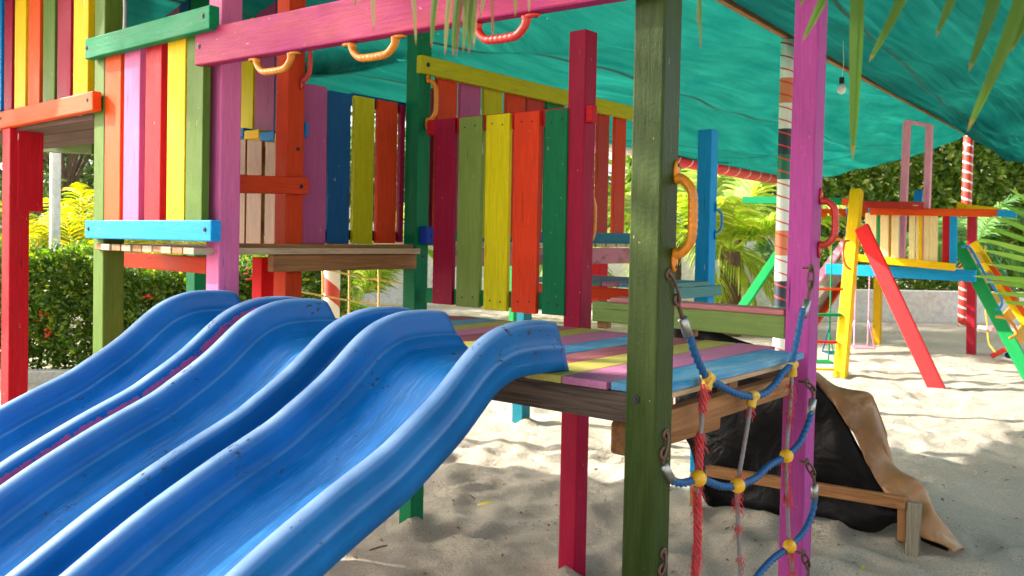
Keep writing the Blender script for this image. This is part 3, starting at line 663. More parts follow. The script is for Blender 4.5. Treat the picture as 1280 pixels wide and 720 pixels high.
# ------------------------------------------------------------------ slides
prof = [(2.055, 1.276), (2.01, 1.282), (1.95, 1.285), (1.87, 1.282), (1.80, 1.266), (1.74, 1.240), (1.69, 1.207), (1.64, 1.167), (1.59, 1.128), (1.53, 1.089), (1.47, 1.054), (1.40, 1.015), (1.25, .953), (1.1, .884), (1.0, .832), (.85, .745), (.6, .60), (.3, .44), (0, .33), (-.3, .255), (-.6, .215), (-.9, .205)]
def slide(xc, label, streak=False):
    root = thing('slide', label, 'slide', (xc, 2.0, 1.1), 'blue plastic slides side by side')
    path = resample(catmull([Vector((0, y, z)) for y, z in prof], 6), .02)
    #   x, depth under rim, floor, painted rim highlight, streak
    H = [(.237, .150, 0, 0, .6), (.239, .118, 0, 0, .6), (.2395, .090, 0, 0, .6), (.2445, .082, 0, .15, .6), (.2445, .074, 0, .45, .6), (.2385, .069, 0, 0, .6), (.239, .050, 0, 0, .58), (.240, .028, 0, .0, .50), (.2425, .016, 0, .0, .3), (.240, .007, 0, .3, 0), (.234, .002, 0, 1, 0), (.224, -.001, 0, 1, 0), (.210, -.001, 0, 1, 0), (.201, .002, 0, 1, 0),
         (.194, .009, 0, .3, 0), (.190, .022, 0, .0, 0), (.186, .050, 0, 0, 0), (.183, .070, 0, 0, 0), (.176, .076, 0, .4, 0), (.169, .080, 0, 0, 0), (.162, .102, .1, 0, 0), (.148, .119, .5, 0, 0), (.122, .129, 1, 0, 0), (.07, .134, 1, 0, 0), (.02, .136, 1, 0, 0)]
    sec = [(x, d, f, r, s) for x, d, f, r, s in H]+[(-x, d, f, r, 0) for x, d, f, r, s in reversed(H)]
    bm = bmesh.new(); lf = bm.verts.layers.float.new('floor'); lr = bm.verts.layers.float.new('rim'); ls = bm.verts.layers.float.new('streak'); rings = []
    for i, p in enumerate(path):
        t = (path[min(i+1, len(path)-1)]-path[max(0, i-1)]).normalized(); nrm = Vector((0, -t.z, t.y));
        if nrm.z < 0: nrm = -nrm
        nn = (nrm*.75+Vector((0, 0, 1))*.25).normalized()
        ring = []
        for x, d, f, r, s in sec:
            q = Vector((x, p.y, p.z))-nn*d
            if p.y > 1.9: q.y += d*.6*min(1, (p.y-1.9)/.12)
            v = bm.verts.new(q+Vector((xc, 0, 0))); v[lf] = f; v[lr] = r
            v[ls] = s*(1.0 if p.y > .9 else 1.0)*(1.15 if p.y < 1.95 else .6); ring.append(v)
        rings.append(ring)
    n = len(sec)
    for A_, B_ in zip(rings, rings[1:]):
        for k in range(n): bm.faces.new((A_[k], A_[(k+1) % n], B_[(k+1) % n], B_[k]))
    f0 = bm.faces.new(rings[0]); f1 = bm.faces.new(rings[-1][::-1]); bmesh.ops.triangulate(bm, faces=[f0, f1])
    me = bm_mesh(bm, 'slide_body', True); o = link('slide_body', me, MAT['slide_streak' if streak else 'slide'], root)
    # bolts near the top and the timber leg underneath
    bolt(root, (xc+.2405, 1.62, 1.05), NX, .006)
    bolt(root, (xc-.11, 2.0, 1.154), NZ, .009)
    lp = board(root, 'support_leg', (xc+.1, .98, -.1), (xc+.1, .98, .68), .07, .07, MAT['wood'], NX)
    return root
slide(-1.740, 'nearest blue plastic slide, its whole outer side in view beside the striped deck')
slide(-2.335, 'middle blue plastic slide between the other two slides', False)
slide(-2.905, 'farthest blue slide, with a ragged pink paint streak down its side', True)

# ------------------------------------------------------------------ left tower
L1 = thing('climbing_tower', 'raised tower behind the slides with pink, orange and olive posts and wooden platform', 'play tower', (-3.7, 2.6, 0))
pk = Vector((-3.215, 2.068, 0)); pkp = board(L1, 'post', (pk.x, pk.y, -.2), (pk.x, pk.y, 3.4), PW+.004, PW+.004, MAT['pink'], NY, .006); pkp['label'] = 'pink post behind the top of the far slide'
ol = atY(132, 300, 1.985); board(L1, 'post', (ol.x, ol.y+.02, -.2), (ol.x-.02, ol.y+.02, 3.4), .1, .1, MAT['olive'], NY, .006)
og = atX(361, 260, -3.335); board(L1, 'post', (og.x, og.y, -.2), (og.x, og.y, 3.4), PW, PW, MAT['deep_orange'], NY, .006)
bolt(L1, (og.x+PW/2+.001, og.y+.012, atX(371, 186, og.x+.046).z), NX, .010)
# panel: green top rail, blue bottom rail, slats
YR = 1.905
A = atY(106, 61.5, YR); B = atY(262, 20.5, YR); board(L1, 'rail', (A.x, YR+.022, A.z), (B.x, YR+.022, B.z), .092, .045, MAT['green'], NY, .005)
bolt(L1, (atY(108.5, 60, YR).x, YR-.002, atY(108.5, 60, YR).z), NY, .01); bolt(L1, (atY(253.5, 20, YR).x, YR-.002, atY(253.5, 20, YR).z), NY, .011)
A = atY(106, 286.5, YR); B = atY(264, 288.5, YR); board(L1, 'rail', (A.x, YR+.022, A.z), (B.x, YR+.022, B.z), .083, .045, MAT['sky'], NY, .005)
bolt(L1, (atY(110.5, 286, YR).x, YR-.002, atY(110.5, 286, YR).z), NY, .01); bolt(L1, (atY(256, 287, YR).x, YR-.002, atY(256, 287, YR).z), NY, .01)
for pl, pr, mt in ((130, 149.5, 'orange'), (154, 173.5, 'pink'), (180.5, 200, 'red'), (208, 230, 'yellow'), (232.5, 253, 'olive')):
    picket(L1, 'y', 1.955, pl, pr, 40, 286, MAT[mt], .034)
# mid platform: planks along y, ends showing under the blue rail
x = -4.05; k = 0
while x < -3.28:
    board(L1, 'deck_plank', (x+.043, 1.93+random.uniform(-.008, .01), 1.437), (x+.043, 3.2, 1.437), .078, .028, MAT['pale_wood' if k % 2 else 'wood'], NZ, .003); x += .085; k += 1
board(L1, 'frame_board', (-3.262, 2.13, 1.445), (-3.262, 3.235, 1.445), .048, .022, MAT['wood'], NX)
board(L1, 'frame_board', (-3.255, 2.33, 1.383), (-3.255, 3.235, 1.383), .075, .042, MAT['wood'], NX)
A = atY(152, 324, 2.25); B = atY(262, 332, 2.25); board(L1, 'frame_board', A, B, .075, .04, MAT['deep_orange'], NY)
c = atY(247, 330, 3.1); board(L1, 'post', (c.x, 3.1, -.2), (c.x, 3.1, 1.40), .1, .1, MAT['green'], NY)
c = atX(344, 345, -3.42); board(L1, 'post', (c.x-.12, c.y+.02, -.2), (c.x-.12, c.y+.02, 1.4), .075, .075, MAT['bright_red'], NY)
c = atX(353, 259, -3.40); board(L1, 'end_block', (c.x, c.y, c.z-.07), (c.x, c.y, c.z+.07), .05, .05, MAT['bright_red'], NX)
# crossrail pink post - orange post
A = atX(292, 229.5, -3.275); B = atX(384, 232.5, -3.275); board(L1, 'rail', A, B, .078, .03, MAT['deep_orange'], NX); c = atX(377, 233, -3.258); bolt(L1, c, NX, .01)
# picket panel orange post - green post, plane x=-3.34
for pl, pr, yt, yb, mt in ((378, 407.5, 106, 305, 'dusty_pink'), (411, 438, 115, 305, 'navy'), (443, 467.5, 121, 305, 'lime_yellow'), (472, 496, 126, 304, 'deep_orange'), (500.5, 506, 131, 303, 'maroon')):
    picket(L1, 'x', -3.335, pl, pr, yt, yb, MAT[mt])
board(L1, 'rail', (-3.385, 2.5, 1.515), (-3.385, 3.22, 1.51), .05, .035, MAT['black'], NX)  # black strip along the gap behind the slat feet
A = atX(438, 124, -3.385); B = atX(505, 136, -3.385); board(L1, 'rail', A, B, .06, .035, MAT['navy'], NX)
c = atX(382, 162, -3.32); board(L1, 'end_block', (c.x, c.y, c.z-.035), (c.x, c.y, c.z+.035), .022, .02, MAT['blue'], NX, .006)
# tall wood slats and coloured plank ends on the far side
YB_ = 3.12
for pl, pr in ((299, 306), (308.5, 327), (331, 349)):
    picket(L1, 'y', YB_, pl, pr, 174, 312, MAT['wood_slat'])
A = atY(290, 193, YB_+.03); B = atY(352, 196, YB_+.03); board(L1, 'rail', A, B, .1, .03, MAT['dark_wood'], NY)
A = atY(290, 284, YB_+.03); B = atY(352, 286, YB_+.03); board(L1, 'rail', A, B, .07, .03, MAT['dark_wood'], NY)
for pl, pr, yy, mt in ((291, 306, 166, 'blue'), (307, 325, 168, 'yellow'), (326, 344, 170, 'blue'), (345, 361, 171.5, 'mustard')):
    A = atY(pl, yy, YB_-.08); B = atY(pr, yy, YB_-.08); m_ = (A+B)/2
    board(L1, 'platform_plank', (m_.x, YB_-.09, m_.z), (m_.x, YB_+.3, m_.z), (B-A).length, .05, MAT[mt], NZ, .004)
for pl, pr, yb, mt in ((299, 317.5, 162, 'lemon'), (320.5, 344.5, 165, 'dusty_pink'), (345, 350, 166, 'navy'), (350.5, 358, 168, 'crimson')):
    picket(L1, 'y', YB_+.05, pl, pr, -120, yb, MAT[mt])
for pl, pr, yt, yb, mt in ((152, 168, -120, 60, 'deep_orange'), (173.5, 186, -120, 60, 'lime_yellow'), (186.5, 194, -120, 22, 'navy'), (195, 224, -120, 60, 'dusty_pink'), (224.5, 236, -120, 18, 'navy'), (238, 258, -120, 50, 'deep_green')):
    picket(L1, 'y', 2.75, pl, pr, yt, yb, MAT[mt], .04)
bolt(L1, atY(210.5, 8, 2.745), NY, .014)
# metal handle at the top of the olive post; red handle on the orange one
c0 = atX(140, 45, ol.x+.05); handle(L1, (ol.x+.05, ol.y+.03, c0.z), (ol.x+.05, ol.y+.03, c0.z+.2), (1, .2, 0), MAT['steel'], .009, .035, False)
c0 = atX(375, 100, og.x+.05); handle(L1, (og.x+PW/2, og.y+.02, c0.z), (og.x+PW/2, og.y+.02, c0.z+.19), (.8, .6, 0), MAT['h_red'], .011, .04, False)

# ------------------------------------------------------------------ far left lookout
L2 = thing('lookout_tower', 'high lookout at the left edge on a red post with orange rail and upright slats', 'play tower', (-4.6, 2.4, 0))
rp = atY(19, 350, 1.97); board(L2, 'post', (rp.x, rp.y, -.2), (rp.x, rp.y, 2.05), .1, .1, MAT['red'], NY, .006)
board(L2, 'post_block', (rp.x+.012, rp.y+.05, atY(31, 264, 1.97).z), (rp.x+.012, rp.y+.05, atY(31, 150, 1.99).z), .098, .13, MAT['red'], NY, .005)
A = atY(-70, 165, YR); B = atY(116, 125.5, YR); board(L2, 'rail', (A.x, YR+.02, A.z), (B.x, YR+.02, B.z), .088, .042, MAT['orange'], NY, .005)
bolt(L2, (atY(109, 125, YR).x, YR-.002, atY(109, 125, YR).z), NY, .01); bolt(L2, (atY(1, 148, YR).x, YR-.002, atY(1, 148, YR).z), NY, .01)
for pl, pr, mt in ((-34, -18, 'lemon'), (-14, 2, 'blue'), (5.5, 15, 'crimson'), (18.5, 32, 'yellow'), (36.5, 50.5, 'orange'), (54, 68.5, 'olive'), (71.5, 88, 'crimson'), (92, 110, 'yellow')):
    picket(L2, 'y', 1.955, pl, pr, -130, 140, MAT[mt], .034)
# its boarded floor, seen from below, and the green bearer behind
zf = atY(60, 152, 1.96).z
for i in range(3): board(L2, 'floor_board', (rp.x-.9, 2.04+i*.19, zf-.01), (ol.x-.06, 2.04+i*.19, zf-.01), .175, .03, MAT['dark_wood'], NZ, .004)
A = atY(18, 180, 2.56); B = atY(120, 183.5, 2.56); board(L2, 'bearer', A, B, .095, .05, MAT['olive'], NY); bolt(L2, atY(31, 179.5, 2.533), NY, .014)

# ------------------------------------------------------------------ back tower
L3 = thing('rear_tower', 'rear platform fenced by mixed slats under a sloping-looking lime yellow rail', 'play tower', (-3.7, 4.5, 0))
A = atX(524, 80, -3.228); B = Vector((-3.228, 5.9, A.z-.005)); board(L3, 'rail', A, B, .092, .04, MAT['lime_yellow'], NX, .005); bolt(L3, atX(535.5, 81, -3.206), NX, .013)
for pl, pr, mt in ((545, 570, 'deep_orange'), (575, 600, 'dusty_pink'), (604.5, 627, 'lime_yellow'), (632, 654, 'deep_orange'), (657.5, 679, 'brick'), (682, 704, 'deep_green'), (747, 761, 'brick'), (768, 782, 'deep_orange'), (728, 738, 'lime_yellow')):
    picket(L3, 'x', -3.26, pl, pr, 82+(pl-523)*.244, 298, MAT[mt])
picket(L3, 'x', -3.30, 566, 573, 152, 298, MAT['navy']); picket(L3, 'x', -3.3, 536, 542, 110, 298, MAT['dusty_pink']); picket(L3, 'x', -3.3, 598, 602, 180, 298, MAT['mustard']); 
A = atX(560, 298, -3.275); B = atX(842, 300, -3.275); board(L3, 'rail', A, B, .092, .03, MAT['teal'], NX)
board(L3, 'frame_board', (-3.24, 3.4, 1.405), (-3.24, 5.75, 1.405), .105, .04, MAT['chipped_pink'], NX, .006)
y = 3.36
while y < 5.7: board(L3, 'deck_plank', (-4.3, y, 1.476), (-3.2, y, 1.476), .11, .024, MAT['pale_wood'], NZ, .004); y += .125
lg = atZ(651, 530, 0); board(L3, 'post', (lg.x, lg.y, -.2), (lg.x, lg.y, 2.4), .105, .105, MAT['teal'], NY)
c = atX(748, 340, -3.32); board(L3, 'hanger_block', (c.x, c.y, 1.08), (c.x, c.y, 1.36), .1, .09, MAT['red'], NX)
board(L3, 'post', (-3.30, 5.70, -.2), (-3.30, 5.70, 2.45), PW, PW, MAT['leaf_green'], NY)
c = atD(639, 500, 7.0); board(L3, 'brace', (c.x, c.y, .62), (c.x, c.y, 1.4), .04, .05, MAT['leaf_green'], NX)

# ------------------------------------------------------------------ low rear platform
L4 = thing('low_platform', 'low step platform with teal edge board and a tall blue post', 'platform', (-2.9, 4.5, 0))
bp = Vector((-2.455, 4.87, 0)); bpo = board(L4, 'post', (bp.x, bp.y, -.2), (bp.x, bp.y, atD(880, 163, 5.33).z), PW, PW, MAT['sky'], NY, .006); handle(L4, (bp.x+.047, bp.y+.02, atX(890, 290, -2.4).z), (bp.x+.047, bp.y+.02, atX(890, 262, -2.4).z), (1, .6, 0), MAT['h_blue'], .008, .04, False)
x = -3.2; k = 0
while x < -2.4:
    board(L4, 'deck_plank', (x, 4.12, 1.268), (x, 4.80, 1.268), .105, .024, MAT[('plank_blue', 'grey_teal', 'plank_pink')[k % 3]], NZ, .003); x += .11; k += 1
board(L4, 'edge_board', (-2.385, 4.13, 1.222), (-2.385, 4.93, 1.222), .062, .03, MAT['grey_teal'], NX)
board(L4, 'edge_board', (-3.2, 4.125, 1.216), (-2.41, 4.125, 1.216), .065, .03, MAT['deep_orange'], NY)
# ramp: timber side frame, black liner, ochre sheet on top
RY = 4.52
RP = thing('covered_ramp', 'crawl ramp covered by a wavy ochre sheet over black liner beyond the purple post', 'ramp', (-1.6, RY+.2, 0))
top_px = [(985, 450), (1016, 470), (1034, 488), (1052, 516), (1070, 545), (1084, 574), (1097, 600), (1110, 618), (1126, 630), (1140, 648), (1150, 668), (1172, 676), (1196, 690)]
TP = [atY(px, py, RY) for px, py in top_px]
def ramp_sheet():
    # upper silhouette of the sheet along the slope: near edge droops, a ridge stands proud further back
    up_px = [(985, 446), (1018, 464), (1046, 482), (1084, 489), (1089, 505), (1099, 540), (1105, 566), (1122, 588), (1146, 600), (1156, 612), (1168, 640), (1186, 666), (1203, 686)]
    UP = [atY(px, py, RY+.02+.10*math.sin(i*1.9)**2) for i, (px, py) in enumerate(up_px)]
    A_ = resample(catmull(TP, 6), .02); k = len(A_); Bq = catmull(UP, 6); s = resample(Bq, .02)
    Bq = [s[int(i*(len(s)-1)/(k-1))] for i in range(k)]
    bm = bmesh.new(); rows = []
    for i in range(k):
        a, b = A_[i], Bq[i]; row = []
        wob = .012*math.sin(i*.55)+.008*math.sin(i*1.3+1)
        back = b+Vector((0, .10, -.07+.02*math.sin(i*.35))); back2 = b+Vector((0, .32, -.26))
        for j, q in enumerate((a+Vector((0, -.01+wob*.5, -.006)), a+Vector((0, -.02+wob, .012)), a.lerp(b, .5)+Vector((0, -.012, .008)), b, b.lerp(back, .5)+Vector((0, 0, .015)), back, back2)):
            row.append(bm.verts.new(q))
        rows.append(row)
    for r0, r1 in zip(rows, rows[1:]):
        for j in range(6): bm.faces.new((r0[j], r0[j+1], r1[j+1], r1[j]))
    o = link('cover_sheet', bm_mesh(bm, 'cover', True), MAT['carpet'], RP)
    md = o.modifiers.new('s', 'SOLIDIFY'); md.thickness = .008; md.offset = 0; md = o.modifiers.new('b', 'SUBSURF'); md.levels = 1; md.render_levels = 1
ramp_sheet()
def liner_sheet():
    low = [atY(px, py, RY) for px, py in ((842, 540), (856, 556), (866, 590), (880, 632), (905, 634), (935, 636), (980, 646), (1030, 650), (1066, 664), (1092, 668), (1120, 655), (1150, 676), (1185, 690))]
    hi = [atY(px, py, RY) for px, py in ((838, 404), (850, 404), (862, 406), (890, 414), (920, 425), (950, 436), (985, 455), (1018, 478), (1050, 520), (1078, 572), (1108, 622), (1146, 665), (1180, 685))]
    lo = resample(catmull(low, 5), .035); hh = catmull(hi, 5); hs = resample(hh, .035); k = len(lo); hs = [hs[int(i*(len(hs)-1)/(k-1))] for i in range(k)]
    bm = bmesh.new(); rows = []
    for i in range(k):
        rows.append([bm.verts.new(lo[i].lerp(hs[i], j/16)+Vector((0, .03+.014*math.sin(i*.23+j*.31)+.009*math.sin(i*.5-j*.45)+.003*math.sin(i*1.2+j), 0))) for j in range(17)])
    for r0, r1 in zip(rows, rows[1:]):
        for j in range(16): bm.faces.new((r0[j], r0[j+1], r1[j+1], r1[j]))
    o = link('liner', bm_mesh(bm, 'liner', True), MAT['liner'], RP); md = o.modifiers.new('s', 'SOLIDIFY'); md.thickness = .003
liner_sheet()
A = atY(884, 588, RY-.03); B = atY(1133, 629, RY-.03); board(RP, 'side_rail', A, B, .06, .04, MAT['wood'], NY)
A = atY(1143, 628, RY-.02); B = atY(1141, 692, RY-.02); board(RP, 'leg', B-Vector((0, 0, .1)), A, .06, .045, MAT['grey_wood'], NY)
A = atY(1128, 632, RY-.01); B = atY(1128, 676, RY-.01); board(RP, 'leg', B, A, .04, .03, MAT['wood'], NY)
A = atY(870, 590, RY-.02); B = atY(868, 640, RY-.02); board(RP, 'leg', B-Vector((0, 0, .1)), A, .05, .04, MAT['wood'], NY)

# ------------------------------------------------------------------ rope net
XN = -1.135
NT = thing('rope_net', 'blue rope climbing net with yellow connectors hung between olive and purple posts', 'climbing net', (XN, 2.6, 0))
def NP(px, py, dx=0): return atX(px, py, XN+dx)
def rope(name, px, mat, r, dx=0, strands=3, amp=.16, twist=260):
    P = resample(catmull([NP(*p, dx) for p in px], 8), .004); bm = bmesh.new(); add_tube(bm, P, r, 14, strands=strands, amp=amp, twist=twist)
    return link(name, bm_mesh(bm, name, True), mat, NT)
RB = .0105
rope('horizontal_rope', [(861, 416), (868, 440), (877, 461), (884, 472), (900, 482), (918, 491), (938, 496), (955, 492), (968, 481), (979, 466), (989, 455), (995, 430), (1001, 400), (1004, 386)], MAT['rope_blue'], RB)
rope('horizontal_rope', [(838, 600), (850, 604), (862, 602), (873, 598), (885, 602), (902, 608), (922, 607), (944, 598), (962, 582), (983, 570), (998, 556), (1006, 540), (1012, 524), (1014, 514)], MAT['rope_blue'], RB, .002)
rope('horizontal_rope', [(900, 755), (935, 735), (950, 716), (966, 699), (987, 683), (1003, 667), (1012, 650), (1017, 634), (1018, 622)], MAT['rope_blue'], RB)
def vrope(px, fray, thick):
    P = resample(catmull([NP(*p, .0) for p in px], 8), .003); bm = bmesh.new(); add_tube(bm, P, .0062, 14, strands=6, amp=.12, twist=300)
    o = link('vertical_rope', bm_mesh(bm, 'vr', True), MAT['rope_grey'], NT)
    # the worn red sheath: helical fibre bundles where it survives, loose ends where it has frayed
    n = len(P)
    for (u0, u1) in fray:
        lb = LB(); bm = bmesh.new()
        i0, i1 = int(u0*n), int(u1*n); seg = P[i0:max(i1, i0+3)]
        if thick:
            for st in range(5):
                Q = []
                for i, p in enumerate(seg):
                    a = i*.20+st*1.2566; Q.append(p+(_R*math.cos(a)+_F*math.sin(a))*(.0086+.0018*math.sin(i*.11+st)))
                add_tube(bm, Q[::2] if len(Q) > 6 else Q, .0036, 5)
        cnt = int(len(seg)*(3.6 if thick else 3.4))
        for k in range(cnt):
            i = random.randrange(len(seg)); a = random.random()*6.28; rad = _R*math.cos(a)+_F*math.sin(a); p = seg[i]+rad*.006
            end = min(1.0, abs(i/len(seg)-.5)*2); L = random.uniform(.010, .024)*(.6+.9*end)
            dz = -1 if random.random() < .75 else 1
            q = p+rad*L*random.uniform(.15, .8)+Vector((0, 0, dz*L*random.uniform(.5, 1.2)))
            mid = (p+q)/2+rad*L*.15; lb.strip([p, mid, q], Vector((-math.sin(a), math.cos(a), .2)), [.0015, .0012, .0004], random.random())
        if len(bm.verts): link('sheath', bm_mesh(bm, 'sheath', True), MAT['rope_red'], o)
        else: bm.free()
        link('frayed_fibres', lb.mesh('fray'), MAT['rope_red'], o)
vrope([(882, 480), (878, 515), (875, 560), (873, 598), (872, 640), (871, 690), (868, 740)], [(0, .14), (.24, .50), (.52, .93)], True)
vrope([(938, 508), (934, 535), (928, 570), (922, 607), (922, 640), (924, 680), (926, 740)], [(.0, .06), (.36, .56), (.62, .69), (.8, .84)], False)
vrope([(990, 468), (989, 490), (986, 530), (983, 570), (984, 620), (987, 683), (994, 740)], [(.04, .22), (.33, .56), (.72, .98)], False)
def tee(px, py, stem_to, s=1.0):
    c = NP(px, py); e = NP(*stem_to); o = None
    d = (e-c).normalized(); bm = bmesh.new()
    add_tube(bm, [c-d*.004, c+d*.018, c+d*.034, c+d*.036], .0135*s, 14, rfun=lambda u, s_: .0155*s if u > .25 else .016*s)
    h = Vector((0, 1, 0)) if py < 480 else Vector((0, 1, -.1)); h = (NP(px+8, py+(6 if px < 920 else (-7 if px > 960 else 0)))-c).normalized()
    add_tube(bm, [c-h*.019, c-h*.016, c+h*.016, c+h*.019], .0165*s, 14); return link('connector', bm_mesh(bm, 'tee', True), MAT['conn'], NT)
tee(885, 471, (882, 490)); tee(941, 495, (938, 510)); tee(990, 457, (991, 474))
for px, py in ((873, 598), (922, 607), (983, 570), (987, 683)): ball(NT, 'connector_ball', NP(px, py, .012), .023, MAT['conn_ball'], (1, 1, 1))
def ferrule(p0, p1, hook):
    A_, B_ = NP(*p0), NP(*p1); bm = bmesh.new(); add_tube(bm, [A_, A_.lerp(B_, .5), B_], .0135, 14); o = link('ferrule', bm_mesh(bm, 'ferrule', True), MAT['steel'], NT)
    P = [NP(*h_) if len(h_) == 2 else Vector(h_) for h_ in hook]
    # steel eye on the ferrule, quick link, screw eye in the post
    bm = bmesh.new(); add_tube(bm, catmull([A_, P[0]], 4), .006, 8)
    d = (P[1]-P[0]); L = d.length; d.normalize(); s = d.cross(Vector((1, 0, 0))).normalized()
    def loop(c, ax, rx, rz, sd, r=.0042): 
        Q = [c+ax*math.cos(t)*rz+sd*math.sin(t)*rx for t in np.linspace(0, 2*math.pi, 21)]; add_tube(bm, Q, r, 8, cap=False)
    loop(P[0]+d*.008, d, .011, .014, s, .005)
    loop(P[0].lerp(P[1], .5), d, .011, L*.5+.006, Vector((.7, .7, 0)))
    loop(P[1], Vector((0, 1, 0)), .012, .012, Vector((0, 0, 1)), .0045)
    add_tube(bm, [P[1], P[1]+Vector((-.03, 0, 0))], .0045, 8)
    link('hook', bm_mesh(bm, 'hook', True), MAT['rust'], o)
ferrule((853, 398), (860, 419), [(847, 378), (836, 343)])
ferrule((1009, 376), (1004, 396), [(1013, 360), (1014, 335)])
ferrule((829, 581), (839, 600), [(828, 570), (832, 543)])
ferrule((1017, 499), (1013, 518), [(1018, 492), (1009, 490)]) if False else ferrule((1016, 499), (1013, 518), [(1017, 488), (1009, 478)])
ferrule((1018, 604), (1018, 622), [(1018, 594), (1008, 565+28)]) if False else ferrule((1018, 606), (1018, 624), [(1017, 594), (1009, 578)])
ferrule((826, 735), (835, 750), [(826, 716), (829, 692)])
ferrule((1010, 722), (1008, 735), [(1010, 708), (1004, 692)])

# ------------------------------------------------------------------ far playset
G = thing('far_playset', 'bright far playset with yellow, red and pink posts, cream slats and sky blue beam', 'play tower', atZ(1140, 455, 0))
def fb(name, a, b, wpx, mat, th=.05, n=NF, parent=None):
    """board between two image-measured ends (px, py, distance)"""
    A_ = atD(*a); B_ = atD(*b)
    if name in ('rail', 'slat', 'beam', 'crossbar', 'post_cap', 'end_block') or (name == 'post' and 10.95 < a[2] == b[2] < 11.7):
        A_ = atY(a[0], a[1], 11.2+(a[2]-10.9)*.6); B_ = atY(b[0], b[1], 11.2+(b[2]-10.9)*.6)
        if name in ('rail', 'beam'): B_ = atY(b[0], b[1], A_.y)
    if n is NF: n = NY
    wd = wpx*(a[2]+b[2])/2/FPX; return board(parent or G, name, A_, B_, wd, th, MAT[mat] if isinstance(mat, str) else mat, n, .006)
fb('post', (1071, 238, 10.6), (1050, 478, 9.9), 14, 'yellow', .12)
fb('leg', (1077, 284, 10.3), (1173, 490, 9.3), 18, 'bright_red', .06)
fb('post', (1215.5, 262, 12.4), (1214, 446, 12.4), 10, 'leg_red', .11)
fb('post', (1098, 340, 13.4), (1096, 432, 13.4), 9, 'mustard', .1)
fb('rail', (1088, 264, 10.9), (1248, 266.5, 10.9), 9, 'orange', .04)
fb('rail', (1247, 266, 10.8), (1271, 268, 10.7), 8, 'sky', .05)
fb('rail', (1070, 322, 10.9), (1194, 334, 10.5), 9, 'yellow', .05)
fb('beam', (1033, 336, 11.2), (1220, 345, 10.5), 14, 'sky', .06)
fb('post', (1090, 255, 11.6), (1090, 322, 11.6), 8, 'blue', .05)
for a, b, mt, d in ((1082, 1096, 'cream', 11.0), (1097, 1100, 'leaf_green', 11.0), (1101, 1111, 'cream', 11.0), (1110, 1114, 'mustard', 11.05), (1115, 1124, 'cream', 11.0), (1120, 1125, 'sky', 11.05), (1146, 1153, 'cream', 11), (1156, 1162, 'cream', 11), (1163, 1172, 'cream', 11), (1137, 1144, 'cream', 11.0), (1149, 1153, 'yellow', 10.98), (1179, 1187, 'red', 11), (1188, 1196, 'sky', 10.96)):
    fb('slat', ((a+b)/2, 266, d), ((a+b)/2-.6, 326 if a < 1150 else 332, d), b-a, mt, .03)
fb('post', (1134, 152, 11.3), (1126.5, 322, 11.3), 7.5, 'light_pink', .09); fb('post', (1162, 158, 11.3), (1156, 326, 11.3), 7, 'light_pink', .09); fb('crossbar', (1132, 151.5, 11.3), (1166, 158, 11.3), 4, 'light_pink', .09)
fb('rail', (1078, 255.5, 10.7), (1155, 257.5, 10.7), 9, 'brick', .06)
fb('rail', (1197, 258, 11.6), (1206, 258, 11.6), 9, 'yellow', .1); fb('rail', (1206, 259, 11.6), (1252, 264, 12.2), 7, 'yellow', .05)
fb('post_cap', (1149, 238, 12.5), (1148, 256, 12.5), 9, 'blue', .1)
fb('beam', (930, 250, 10.9), (1058, 252, 10.9), 9, 'green', .1); fb('end_block', (1054, 252.5, 10.7), (1067, 252.5, 10.7), 9, 'orange', .1)
# scalloped valance
def valance():
    bm = bmesh.new(); z = 0; D0 = 11.4; row_t = []; row_b = []
    for i in range(0, 121):
        px = 1008+i*.7; row_t.append(bm.verts.new(atD(px, 261, D0))); row_b.append(bm.verts.new(atD(px, 266+5.5*abs(math.sin(i*.7/13.5*math.pi)), D0)))
    for i in range(120): bm.faces.new((row_t[i], row_t[i+1], row_b[i+1], row_b[i]))
    o = link('valance', bm_mesh(bm), MAT['orange'], G); md = o.modifiers.new('s', 'SOLIDIFY'); md.thickness = .02
valance()
# hand hoops
tube(G, 'grip_handle', [atD(1061, 301, 9.9), atD(1056, 303, 9.8), atD(1054, 318, 9.7), atD(1057, 331, 9.7), atD(1063, 337, 9.8)], .014, MAT['h_orange'])
tube(G, 'grip_handle', [atD(1041, 318, 11), atD(1037, 308, 11), atD(1044, 300, 11), atD(1054, 300, 11)], .014, MAT['h_yellow'])
# chute on the left
fb('chute_side', (1064, 292, 13), (1006, 372, 12.2), 9, 'light_pink', .05); fb('chute_bed', (1058, 332, 13), (1004, 396, 12.3), 13, 'grey_wood', .3); fb('chute_side', (1060, 344, 12.9), (1008, 420, 12.1), 8, 'deep_orange', .05)
# green A-leg left of the purple post
fb('leg', (1010, 262, 11.2), (924, 390, 10.6), 11, 'leaf_green', .06)
# ladder on the right
fb('stringer', (1197, 304, 10.9), (1292, 482, 10.2), 15, 'leaf_green', .06); fb('stringer', (1216, 304, 11.6), (1312, 446, 10.9), 12, 'yellow', .06)
fb('hand_rail', (1238, 330, 11.0), (1300, 420, 10.6), 6, 'orange', .05)
for i in range(6):
    u = .12+i*.15; A = atD(1197+95*u, 304+178*u, 10.95); B = atD(1216+96*u, 304+142*u, 11.5); board(G, 'tread', A, B, .14, .03, MAT['mustard' if i < 5 else 'yellow'], NF*.6+NZ*.2, .005)
fb('platform_board', (1192, 340, 11.2), (1240, 346, 11.4), 9, 'grey_wood', .3)
tube(G, 'grip_handle', [atD(1203, 309, 10.8), atD(1209, 308, 10.7), atD(1214, 312, 10.7), atD(1232, 344, 10.5), atD(1251, 372, 10.4), atD(1251, 383, 10.4), atD(1245, 387, 10.4)], .016, MAT['h_blue'])
